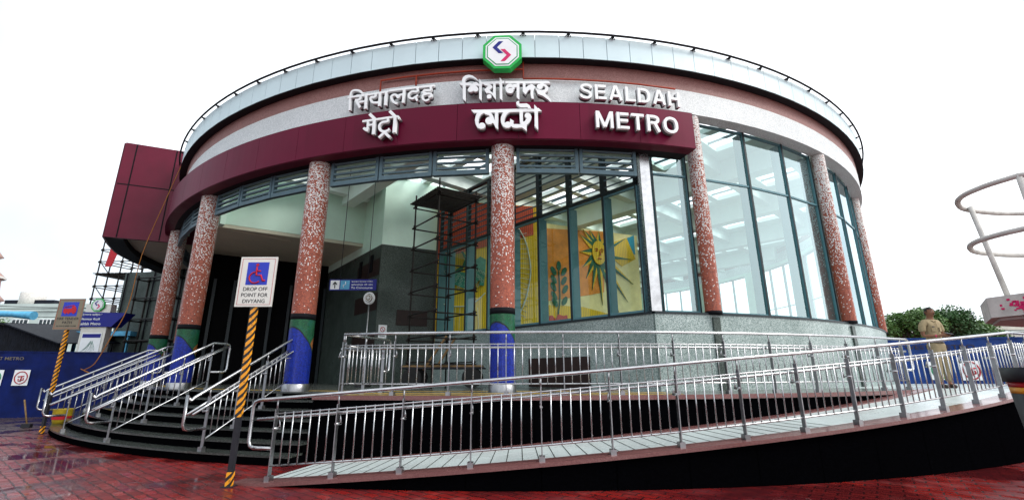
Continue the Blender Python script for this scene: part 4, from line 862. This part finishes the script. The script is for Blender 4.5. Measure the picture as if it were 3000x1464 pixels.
clh = tag(MB().box8([(-20.1,21.9,6.5),(-19.8,21.9,6.5),(-19.8,21.95,6.5),(-20.1,21.95,6.5),(-20.0,21.9,7.5),(-19.55,21.9,7.6),(-19.55,21.95,7.6),(-20.0,21.95,7.5)]).build('hanging_cloth', m['signred']), 'small red cloth hanging from the outdoor scaffold', 'cloth')
rope = MB().tube([Vector(p) for p in catmull([(-11.55,14.95,9.0),(-11.62,14.8,8.8),(-11.8,14.5,6.9),(-11.75,14.0,5.0),(-11.5,13.6,3.28),(-11.62,13.35,2.3),(-11.75,13.2,1.65),(-12.0,13.2,1.47),(-11.8,13.15,1.4),(-12.1,13.2,1.5)], 5)], .012, 6)
tag(rope.build('hanging_rope', m['rope']), 'orange rope hanging from the maroon canopy down to the stair railing', 'rope')
bk_ = thing('bucket', 'yellow plastic bucket with a red patch on the lowest step at far left', 'bucket', (-11.55, 12.4, .143))
MB().lathe((-11.55, 12.4, .143), [(.0, 0), (.17, 0), (.2, .12), (.21, .34), (.22, .36), (.2, .36), (.18, .1), (0, .08)], 20).build('body', m['yellow'], bk_)
MB().lathe((-11.55, 12.4, .25), [(.208, 0), (.212, .08)], 20).build('patch', m['signred'], bk_)
ml_ = thing('sledgehammer', 'wooden handled hammer standing on the ground before the blue barricade', 'tool', (-12.85, 12.84, 0))
MB().tube([(-12.85, 12.84, .06), (-13.15, 12.9, .7)], .02, 6).build('handle', m['wood'], ml_)
MB().obox((-12.85, 12.84, .05), (.1, .02, 0), (-.01, .05, 0), (.0, 0, .05)).build('head', m['ink'], ml_)
# ------------------------------------------------------------------ things under the canopy
cs = thing('hanging_sign', 'blue concourse direction sign with a white arrow hanging in the dark hall', 'sign', (-4.65, 13, 3.95))
Fc = Matrix(((1,0,0,-5.27),(0,0,-1,13.0),(0,1,0,3.66),(0,0,0,1)))
cb_ = MB().prism([(0,0),(1.35,0),(1.35,.32),(0,.32)], Fc, .05).build('board', m['navy'], cs)
for p, w in (((.03,.03),.26), ((.32,.03),.26)): pass
MB().prism([(.03,.03),(.29,.03),(.29,.29),(.03,.29)], Fc@Matrix.Translation((0,0,.05)), .004).build('arrow_field', m['white'], cb_)
MB().prism([(.145,.06),(.175,.06),(.175,.19),(.22,.15),(.22,.19),(.16,.26),(.1,.19),(.1,.15),(.145,.19)], Fc@Matrix.Translation((0,0,.054)), .004).build('arrow', m['ink'], cb_)
MB().prism([(.32,.03),(.58,.03),(.58,.29),(.32,.29)], Fc@Matrix.Translation((0,0,.05)), .004).build('pictogram_board', m['tarp'], cb_)
MB().tube([Fc@Vector((x_, y_, .057)) for x_, y_ in ((.42,.08),(.4,.15),(.47,.17),(.46,.25))], .012, 5).build('pictogram', m['white'], cb_)
for s, z in (('কনকোর্সের দিকে', .22), ('कॉनकोर्स की ओर', .13), ('To Concourse', .045)): text('lettering', s, lambda a, b, c, z=z: Fc@Vector((.63+a, z+b, .05+c)), .62, .06, .003, m['letter'], cb_, .004)
for x_ in (-5.0, -4.2): MB().tube([(x_, 13.02, 3.98), (x_, 13.02, 7.5)], .01, 5).build('hanger', m['ink'], cs)
fa = thing('pedestal_fan', 'pale round pedestal fan standing before the dark hall', 'fan', (-4.1, 13.0, 1.0))
MB().tube([(-4.1, 13, 1.03), (-4.1, 13, 3.38)], .022, 8).build('pole', m['steel_d'], fa)
MB().lathe((-4.1, 13, 1.0), [(0,0),(.22,0),(.2,.04),(.03,.06)], 20).build('base', m['ink'], fa)
hd = MB()
for k in range(8):
    rr3 = .17*math.sin(math.pi*(k+.5)/8.5); hd.tube([(-4.08+rr3*math.cos(q)*.9, 12.9-.1+.03*k, 3.42+rr3*math.sin(q)) for q in [2*math.pi*j/16 for j in range(16)]], .014, 5, closed=True)
hd.build('cage', m['letter'], fa); MB().tube([(-4.08, 12.82, 3.42), (-4.08, 13.05, 3.42)], .1, 12).build('motor', m['sign2'], fa)
nb_ = thing('notice', 'small white no smoking notice on the granite lift core', 'notice', (-4.1, 14.45, 2.45))
dd = (Vector((*P3, 0))-Vector((*P1, 0))).normalized(); nn3 = Vector((dd.y, -dd.x, 0)); pz = Vector((*P1, 0))+dd*.08+nn3*.01
Fn = Matrix(((dd.x,0,nn3.x,pz.x),(dd.y,0,nn3.y,pz.y),(0,1,0,2.42),(0,0,0,1)))
pn = MB().prism([(0,0),(.26,0),(.26,.42),(0,.42)], Fn, .012).build('board', m['white'], nb_)
MB().tube([Fn@Vector((.13+.07*math.cos(q), .28+.07*math.sin(q), .014)) for q in [2*math.pi*k/16 for k in range(16)]], .01, 5, closed=True).tube([Fn@Vector((.09,.33,.015)), Fn@Vector((.17,.23,.015))], .009, 5).build('symbol', m['signred'], pn)
for k in range(3): MB().prism([(.05,.06+.04*k),(.21,.06+.04*k),(.21,.08+.04*k),(.05,.08+.04*k)], Fn@Matrix.Translation((0,0,.012)), .002).build('text_line', m['ink'], pn)
pz2 = Vector((*P1, 0))+dd*.62+nn3*.005; Fk = Matrix(((dd.x,0,nn3.x,pz2.x),(dd.y,0,nn3.y,pz2.y),(0,1,0,2.85),(0,0,0,1)))
tag(MB().prism([(0,0),(1.02,0),(1.02,.5),(0,.5)], Fk, .03).build('wall_board', m['brown']), 'blank dark brown board fixed on the granite lift core', 'board')
vb = -V; pz3 = uv_(1.75, 0)+vb*.02
tag(MB().obox(uv_(2.6, -.03, 1.36), U*.95, V*.03, (0,0,.34)).build('wall_board', m['brown']), 'dark brown panel leaning low on the granite plinth below the glass', 'board')
ct = thing('hand_cart', 'wooden plank hand cart with black wheels parked behind the platform railing', 'cart', (-1.9, 12.0, 1.0))
for k in range(5): MB().box((-2.7, 11.55+.16*k, 1.5), (-.75, 11.68+.16*k, 1.54)).build('plank', m['wood'], ct)
MB().tube([(-2.75, 11.5, 1.47), (-.7, 11.5, 1.47)], .025, 6).tube([(-2.75, 12.4, 1.47), (-.7, 12.4, 1.47)], .025, 6).build('frame', m['ink'], ct)
for x_, y_ in ((-2.45, 11.5), (-1.0, 11.5), (-2.45, 12.4), (-1.0, 12.4)): MB().tube([(x_, y_-.03, 1.24), (x_, y_+.03, 1.24)], .235, 18).build('wheel', m['rubber'], ct)
MB().obox((-1.95, 11.8, 1.85), (.28, 0, .42), (0, .06, 0), (-.02, 0, .01)).obox((-1.7, 11.9, 1.85), (.24, 0, .38), (0, .05, 0), (-.02, 0, .01)).build('loose_boards', m['wood'], ct)
# ------------------------------------------------------------------ right foreground: traffic stand and striped pedestal
ts = thing('traffic_police_stand', 'raised white traffic stand with worn pipe rails at the right edge', 'stand', (5.1, 4.25, 1.76))
def hoop(z, k=1.): return [(4.36,3.62),(4.30,3.85),(4.33,4.1),(4.5,4.32),(4.8,4.5),(5.4,4.6),(6.0,4.4),(6.1,3.9),(5.7,3.55),(4.9,3.5)], z
for z, kx in ((2.96, 0), (2.5, .0)):
    pts, zz = hoop(z); P_ = [Vector((x, y, zz)) for x, y in pts]; P_ = catmull(P_+[P_[0]], 5)[:-1]
    MB().tube(P_, .024, 10, closed=True).build('hoop_rail', m['conc'], ts)
for x_, y_, x1, y1 in ((4.72,4.42,4.72,4.3),(4.36,3.62,4.55,3.75),(5.9,4.3,5.8,4.2),(5.7,3.6,5.6,3.7)): MB().tube([(x_, y_, 2.97), (x1, y1, 1.96)], .022, 10).build('rail_post', m['conc'], ts)
ov = [(4.31,4.12),(4.40,3.55),(5.2,3.35),(6.1,3.5),(6.3,4.2),(5.6,4.9),(4.75,4.62)]
sl = MB().prism(ov, Matrix.Translation((0,0,1.8)), .18).build('slab', m['conc'], ts)
MB().prism([(5.2+(x-5.2)*.93, 4.0+(y-4.0)*.93) for x, y in ov], Matrix.Translation((0,0,1.775)), .023).build('slab_underside', m['conc'], ts)
rn = MB(); random.seed(4)
for k in range(90):
    u = abs(random.gauss(0, .5)); q = Vector((4.285+u*.02, 4.1-u*.0, 0)); a_ = Vector((4.31,4.12,0)); b_ = Vector((4.40,3.55,0))
    t_ = min(.97, max(.12, random.gauss(.6, .2))); p = a_.lerp(b_, t_); dd_ = (b_-a_).normalized(); nx_ = Vector((dd_.y, -dd_.x, 0))*1.0
    s_ = random.uniform(.008, .03); p = p+Zv*(1.885+max(-.06, min(.06, random.gauss(0, .03)))); rn.obox(p, dd_*s_*.5, nx_*.004, Zv*s_*random.uniform(.3, .7))
rn.build('red_paint_flakes', m['magenta'], sl)
MB().tube([(5.5, 4.0, 0), (5.5, 4.0, 1.75)], .12, 14).build('pillar', m['conc'], ts)
pd_ = thing('striped_pedestal', 'black round pedestal with red and amber bands below the white traffic stand', 'pedestal', (4.25, 3.75, 0))
Cp = (4.57, 3.9, 0)
for z0, z1, mt in ((1.25, 1.37, 'ink'), (1.205, 1.25, 'signred'), (1.155, 1.205, 'stripe_y'), (.0, 1.155, 'ink')):
    r0 = .26+.1*(z0/1.3); r1 = .26+.1*(z1/1.3)
    if z1 > 1.3: r0 = r1 = .38
    MB().lathe(Cp, [(0, z0), (r0, z0), (r1, z1-.001), (0, z1-.001)], 8).build('drum' if mt == 'ink' else 'coloured_band', m.get(mt) or m.setdefault(mt, M('amber_paint', (.7,.3,.02), .4)), pd_)
# ------------------------------------------------------------------ background
def building(name, label, x0, x1, y, dpt, h, floors, nw, wall_m, group=None, wz=(1.3, 2.3), parapet=.4):
    r = thing(name, label, 'building', ((x0+x1)/2, y+dpt/2, 0), group)
    MB().box((x0, y, 0), (x1, y+dpt, h)).build('wall', m[wall_m], r)
    MB().box((x0-.15, y-.15, h), (x1+.15, y+dpt+.15, h+parapet)).build('roof', m[wall_m], r)
    fh = h/floors; w = (x1-x0)/nw
    for f in range(floors):
        MB().box((x0-.05, y-.12, fh*f+fh*.93), (x1+.05, y-.001, fh*f+fh*.98)).build('ledge', m['palewall'], r)
        for k in range(nw):
            a = x0+w*(k+.22); b = x0+w*(k+.78); z0 = fh*f+fh*.3; z1 = fh*f+fh*.72
            wd = MB().box((a-.06, y-.05, z0-.06), (b+.06, y-.002, z1+.06)).build('window', m['white'], r)
            MB().box((a, y-.06, z0), (b, y-.051, z1)).build('pane', m['winglass'], wd)
            bars = MB()
            for j in range(1, 4): bars.box((a+(b-a)*j/4-.03, y-.08, z0), (a+(b-a)*j/4+.03, y-.061, z1))
            bars.build('glazing_bars', m['white'], wd)
    return r
bl = building('office_building', 'long pale green two storey building with small barred windows far left', -75, -37.0, 40, 10, 7.0, 2, 16, 'palewall')
MB().lathe((-44.5, 42, 7.4), [(0,0),(.9,0),(.9,1.3),(0,1.35)], 16).build('water_tank', m['conc'], bl)
MB().box((-46.5, 41.5, 7.4), (-42, 43.5, 8.0)).build('roof_room', m['tin'], bl)
tw = thing('temple_tower', 'slender pinkish tiered temple spire at the far left edge', 'tower', (-70.5, 60, 0))
m['pinkst'] = M('pink_stone', (.45, .3, .26), .8, var=.2)
MB().lathe((-71.5, 60, 0), [(2.6,0),(2.5,11),(2.9,11.2),(2.2,12),(2.0,14),(2.4,14.3),(1.5,15.2),(1.3,16.8),(1.7,17),(.8,18.2),(.5,19.6),(.1,21.5),(0,22)], 10).build('spire', m['pinkst'], tw)
MB().lathe((-71.5, 60, 14), [(2.45,0),(2.5,.25),(2.45,.3)], 10).build('cornice', m['conc'], tw)
rb = building('apartment_block', 'cream flat roofed building beyond the trees at far right', 46.5, 66, 45, 8, 5.3, 2, 8, 'cream')
rb2 = building('apartment_block', 'smaller grey roofed block left of the cream building at far right', 41.5, 46.3, 48, 8, 6.0, 2, 3, 'conc')
MB().box((52, 46, 5.7), (54, 48, 6.3)).build('water_tank', m['conc'], rb)
def leafmat(name, c):
    t = NT(name); z = t.n('TexNoise', Vector=t.n('TexCoord').outputs['Object'], Scale=1.3, Detail=4)
    t.P(Base_Color=t.mix(z, sc(c, .55), sc(c, 1.6)), Roughness=.55); return t.m
LM = [leafmat('leaf_a', (.07, .15, .03)), leafmat('leaf_b', (.04, .11, .03))]
def tree(label, x, y, h, R, n, sd, mt=0, cz=None, sq=.75):
    rnd = random.Random(sd); r = thing('tree', label, 'tree', (x, y, 0), 'leafy trees behind the barricade')
    tk = MB().tube([(x, y, 0), (x+.1, y, h*.3), (x-.1, y+.1, h*.5)], [.22, .16, .12], 8); cl = []
    for k in range(14):
        a = rnd.uniform(0, 6.28); e = rnd.uniform(-.3, 1.2); rr = R*rnd.uniform(.5, .85)
        c = Vector((x+rr*math.cos(a)*math.cos(e), y+rr*math.sin(a)*math.cos(e), (cz or h*.62)+R*sq*math.sin(e)*.75)); cl.append((c, R*rnd.uniform(.28, .5)))
        tk.tube([(x-.05, y+.05, h*.42), (Vector((x, y, h*.5))+c)/2, tuple(c)], [.08, .05, .02], 5)
    tk.build('trunk', m['bark'], r); cr_ = MB()
    for k in range(n):
        c, s = cl[rnd.randrange(len(cl))]; v = Vector((rnd.gauss(0,1), rnd.gauss(0,1), rnd.gauss(0,1))).normalized()*s*rnd.uniform(.45, 1.08); v.z *= .8; p = c+v
        a = Vector((rnd.gauss(0,1), rnd.gauss(0,1), rnd.gauss(0,.6))).normalized(); b = a.cross(Vector((rnd.gauss(0,1), rnd.gauss(0,1), rnd.gauss(0,1)))).normalized(); l = rnd.uniform(.05, .1)
        cr_.face([p-a*l, p-b*l*.5, p+a*l, p+b*l*.5])
    cr_.build('crown', LM[mt], r)
tree('broad dark green tree nearest the station glass, behind the right barricade', 21.4, 25, 5.0, 1.9, 11000, 1, 0, 3.2)
tree('round green tree rising behind the policeman', 24.0, 26, 5.2, 1.9, 11000, 2, 1, 3.35)
tree('lower green tree left of the cream building', 26.9, 27, 4.5, 1.7, 9000, 3, 0, 2.85)
tree('small pale green bush tree before the pale green building at far left', -38.5, 33, 5.0, 1.5, 2500, 4, 0, 4.7)
for i, (a, b, lab) in enumerate((((-60, 30, 9.2), (-21, 30, 5.6), 'uppermost black cable sagging before the pale green building'), ((-60, 31, 8.3), (-21, 31, 5.2), 'middle black cable sagging before the pale green building'), ((-60, 32, 7.2), (-21, 32, 5.0), 'lowest black cable sagging before the pale green building'))):
    A, B = Vector(a), Vector(b); P_ = [A.lerp(B, k/12)-Zv*1.2*math.sin(math.pi*k/12) for k in range(13)]
    tag(MB().tube(P_, .02, 4).build('overhead_cable', m['ink']), lab, 'cable', 'overhead cables on the left')
# ------------------------------------------------------------------ policeman on the landing
m['skin'] = M('brown_skin', (.2, .09, .05), .55, var=.08, scale=20); m['hair'] = M('black_hair', (.01, .009, .009), .6)
m['khaki'] = M('khaki_cloth', (.3, .235, .135), .85, var=.1, scale=25, bump=.002); m['khaki_t'] = M('khaki_trousers', (.28, .22, .13), .85, var=.1, scale=25, bump=.002)
m['leather'] = M('dark_leather', (.03, .02, .015), .4)
def skin(name, V_, E_, R_, mat, parent, sub=2, root=0):
    me = bpy.data.meshes.new(name); me.from_pydata(V_, E_, []); o = bpy.data.objects.new(name, me); COL.objects.link(o)
    sk = o.modifiers.new('skin', 'SKIN'); sk.use_smooth_shade = True; ss = o.modifiers.new('sub', 'SUBSURF'); ss.levels = ss.render_levels = sub
    if not me.skin_vertices: me.attributes
    for i, r in enumerate(R_):
        s = me.skin_vertices[0].data[i]; s.radius = r if isinstance(r, tuple) else (r, r); s.use_root = i == root
    me.materials.append(mat); o.parent = parent; return o
bpy.context.view_layer.update()
pm = thing('person', 'man in a khaki short sleeved uniform looking at a phone on the ramp landing', 'person', tuple(pp(33.4, 16.0, 1.004)))
pm.rotation_euler = (0, 0, rad(9)); pm.scale = (.985, .985, .985)
# body coordinates: facing -y, right hand at -x
V_ = [(0,0,.93),(0,.01,1.08),(0,.015,1.25),(0,.01,1.40),(0,.0,1.475),(0,-.01,1.54),(0,-.02,1.60),(0,-.015,1.67),
      (-.09,.0,.88),(-.10,-.01,.50),(-.10,.02,.09),(-.10,-.09,.045),(.09,.0,.88),(.10,-.04,.50),(.11,.0,.09),(.12,-.11,.045),
      (-.15,.01,1.40),(-.215,.02,1.34),(-.245,.03,1.10),(-.12,-.19,1.09),(-.06,-.25,1.11),
      (.15,.01,1.40),(.215,.02,1.34),(.24,.0,1.10),(.10,-.22,1.08),(.04,-.27,1.10)]
E_ = [(0,1),(1,2),(2,3),(3,4),(4,5),(5,6),(6,7),(0,8),(8,9),(9,10),(10,11),(0,12),(12,13),(13,14),(14,15),(3,16),(16,17),(17,18),(18,19),(19,20),(3,21),(21,22),(22,23),(23,24),(24,25)]
R_ = [(.1,.08),(.12,.09),(.13,.09),(.11,.075),(.055,.055),(.062,.068),(.075,.092),(.06,.075),(.085,.085),(.062,.062),(.042,.042),(.03,.03),(.085,.085),(.062,.062),(.042,.042),(.03,.03),
      (.06,.06),(.052,.052),(.042,.042),(.03,.03),(.028,.018),(.06,.06),(.052,.052),(.042,.042),(.03,.03),(.028,.018)]
def fingers(i0, base, dirs):
    for k, (off, L) in enumerate(dirs):
        b = Vector(base)+Vector(off); n0 = len(V_)
        V_.extend([tuple(b), tuple(b+Vector(L)*.5), tuple(b+Vector(L)*.9+Vector((0,0,-.008)))]); E_.extend([(i0,n0),(n0,n0+1),(n0+1,n0+2)]); R_.extend([.0095,.009,.0075])
fingers(20, V_[20], [((.0,-.02,.022),(.05,-.04,0)),((.0,-.025,.007),(.055,-.045,0)),((0,-.025,-.008),(.05,-.045,0)),((0,-.02,-.022),(.04,-.04,0)),((.02,.0,.03),(.03,-.01,.03))])
fingers(25, V_[25], [((-.02,-.02,.022),(-.03,-.05,0)),((-.02,-.025,.007),(-.03,-.055,0)),((-.02,-.025,-.008),(-.03,-.05,0)),((-.02,-.02,-.022),(-.03,-.04,0)),((-.03,.0,.03),(-.04,-.02,.02))])
body = skin('body', V_, E_, R_, m['skin'], pm)
skin('shirt', [(0,.0,.90),(0,.01,1.08),(0,.015,1.25),(0,.01,1.39),(0,.005,1.455),(-.15,.01,1.395),(-.22,.02,1.34),(-.243,.028,1.18),(.15,.01,1.395),(.22,.02,1.34),(.24,.01,1.18)],
     [(0,1),(1,2),(2,3),(3,4),(3,5),(5,6),(6,7),(3,8),(8,9),(9,10)], [(.165,.125),(.16,.13),(.172,.13),(.135,.1),(.075,.075),(.078,.078),(.072,.072),(.072,.072),(.078,.078),(.072,.072),(.072,.072)], m['khaki'], body)
skin('trousers', [(0,0,1.02),(0,0,.86),(-.09,.0,.82),(-.10,-.01,.50),(-.10,.02,.12),(.09,.0,.82),(.10,-.04,.50),(.11,.0,.12)],
     [(0,1),(1,2),(2,3),(3,4),(1,5),(5,6),(6,7)], [(.165,.125),(.165,.13),(.115,.115),(.085,.085),(.068,.07),(.105,.105),(.085,.085),(.068,.07)], m['khaki_t'], body)
MB().tube([(.150*math.cos(q), .115*math.sin(q), .958+.03*k_) for k_ in (0,) for q in [2*math.pi*i/28 for i in range(28)]], .018, 6, closed=True).build('belt', m['leather'], body)
for s in (-1, 1): skin('shoe', [(.1*s,.05,.05),(.1*s,-.03,.05),(.115*s,-.14,.035)], [(0,1),(1,2)], [.05,.05,.038], m['leather'], body)
def gs(a, b): return math.exp(-(a/b)**2)
def headpt(n, k=1.0, feat=True):
    x, y, z = n.x*.074*k, n.y*.094*k, n.z*.118*k
    t = max(0, -n.z); x *= 1-.28*t*t-.12*t; y = y*(1-.1*t) if y < 0 else y*(1-.35*t)
    if n.y > 0: y *= 1.05
    if feat and n.y < 0:
        y -= .024*gs(x, .012)*gs(z+.008, .022)*(1 if z < .02 else .6); y += .009*(gs(x-.031, .016)+gs(x+.031, .016))*gs(z-.018, .012)
        y -= .005*gs(z-.04, .01)*gs(x, .05); y -= .008*gs(x, .024)*gs(z+.053, .01); y += .004*gs(x, .02)*gs(z+.07, .006); y -= .009*gs(x, .022)*gs(z+.092, .016)
        y -= .004*(gs(x-.045, .018)+gs(x+.045, .018))*gs(z+.015, .02)
    return Vector((x, y-.018, z+1.612))
def headmesh(k, keep, feat=True, nu=40, nv=32):
    b = MB(); P = lambda i, j: Vector((math.sin(math.pi*j/nv)*math.cos(2*math.pi*i/nu), math.sin(math.pi*j/nv)*math.sin(2*math.pi*i/nu), -math.cos(math.pi*j/nv)))
    for i in range(nu):
        for j in range(nv):
            c = (P(i, j)+P(i+1, j+1)).normalized()
            if keep(c): b.face([headpt(P(i, j), k, feat), headpt(P(i+1, j), k, feat), headpt(P(i+1, j+1), k, feat), headpt(P(i, j+1), k, feat)], smooth=True)
    return b
bpy.context.view_layer.update()
dg = bpy.context.evaluated_depsgraph_get(); bme = bpy.data.meshes.new_from_object(body.evaluated_get(dg)); body.modifiers.clear()
hb = headmesh(1, lambda c: True); bm = bmesh.new(); bm.from_mesh(bme); k0 = [bm.verts.new(v) for v in hb.v]
for f in hb.f: 
    try: bm.faces.new([k0[q] for q in f]).smooth = True
    except ValueError: pass
bmesh.ops.remove_doubles(bm, verts=bm.verts, dist=1e-5); me2 = bpy.data.meshes.new('body'); bm.to_mesh(me2); bm.free(); me2.materials.append(m['skin'])
for p in me2.polygons: p.use_smooth = True
body.data = me2
headmesh(1.07, lambda c: (c.z > .52) or (c.y > -.12 and c.z > .1) or (c.y > .25 and c.z > -.35), False).build('hair', m['hair'], body)
for s in (-1, 1):
    e = MB().lathe((0,0,0), [(0,-.0045),(.010,0),(0,.0045)], 10).build('eye', m['white'], body); e.location = (.031*s, -.097, 1.63)
    MB().lathe((.031*s, -.107, 1.626), [(0,-.001),(.0055,.003),(0,.008)], 8).build('pupil', m['hair'], body)
    MB().tube([(.014*s,-.108,1.650),(.032*s,-.107,1.656),(.05*s,-.096,1.650)], [.003,.004,.002], 5).build('eyebrow', m['hair'], body)
    MB().tube([(.074*s,-.01,1.585),(.082*s,-.002,1.605),(.084*s,.0,1.63),(.076*s,-.008,1.645)], [.006,.009,.011,.006], 8).build('ear', m['skin'], body)
MB().tube([(-.022,-.112,1.560),(0,-.119,1.562),(.022,-.112,1.560)], [.002,.004,.002], 6).build('mouth', m['leather'], body)
MB().tube([(-.028,-.110,1.571),(0,-.121,1.576),(.028,-.110,1.571)], [.003,.0055,.003], 6).build('moustache', m['hair'], body)
MB().obox((-.085,-.106,1.295), (.04,.012,0), (0,.003,0), (0,0,.011)).build('name_badge', m['ink'], body)
for s in (-1, 1): MB().obox((.085*s,-.1,1.24), (.042,.015*s,0), (0,.006,0), (0,0,.045)).build('chest_pocket', m['khaki'], body)
MB().tube([(.0,-.085,1.40),(-.055,-.07,1.43),(-.078,-.01,1.46),(-.05,.05,1.48),(0,.065,1.485),(.05,.05,1.48),(.078,-.01,1.46),(.055,-.07,1.43),(.0,-.085,1.40)], [.008,.016,.016,.014,.014,.014,.016,.016,.008], 6).build('collar', m['khaki'], body)
MB().tube([(0,-.1,1.40),(0,-.122,1.25),(0,-.122,1.0)], .006, 5).build('button_placket', m['khaki_t'], body)
skin('wrist_thread', [(-.155,-.15,1.09),(-.135,-.175,1.09)], [(0,1)], [.038,.037], m['magenta'], body, 1)
ph = MB().obox((0,0,0), (.036,0,0), (0,.07,.02), (0,-.001,.005)).build('mobile_phone', m['ink'])
ph.matrix_world = Matrix.Translation(pm.location) @ Matrix.Rotation(rad(9), 4, 'Z') @ Matrix.Translation((-.01, -.315, 1.115))
tag(ph, 'black mobile phone held in the uniformed man\'s hands', 'phone')
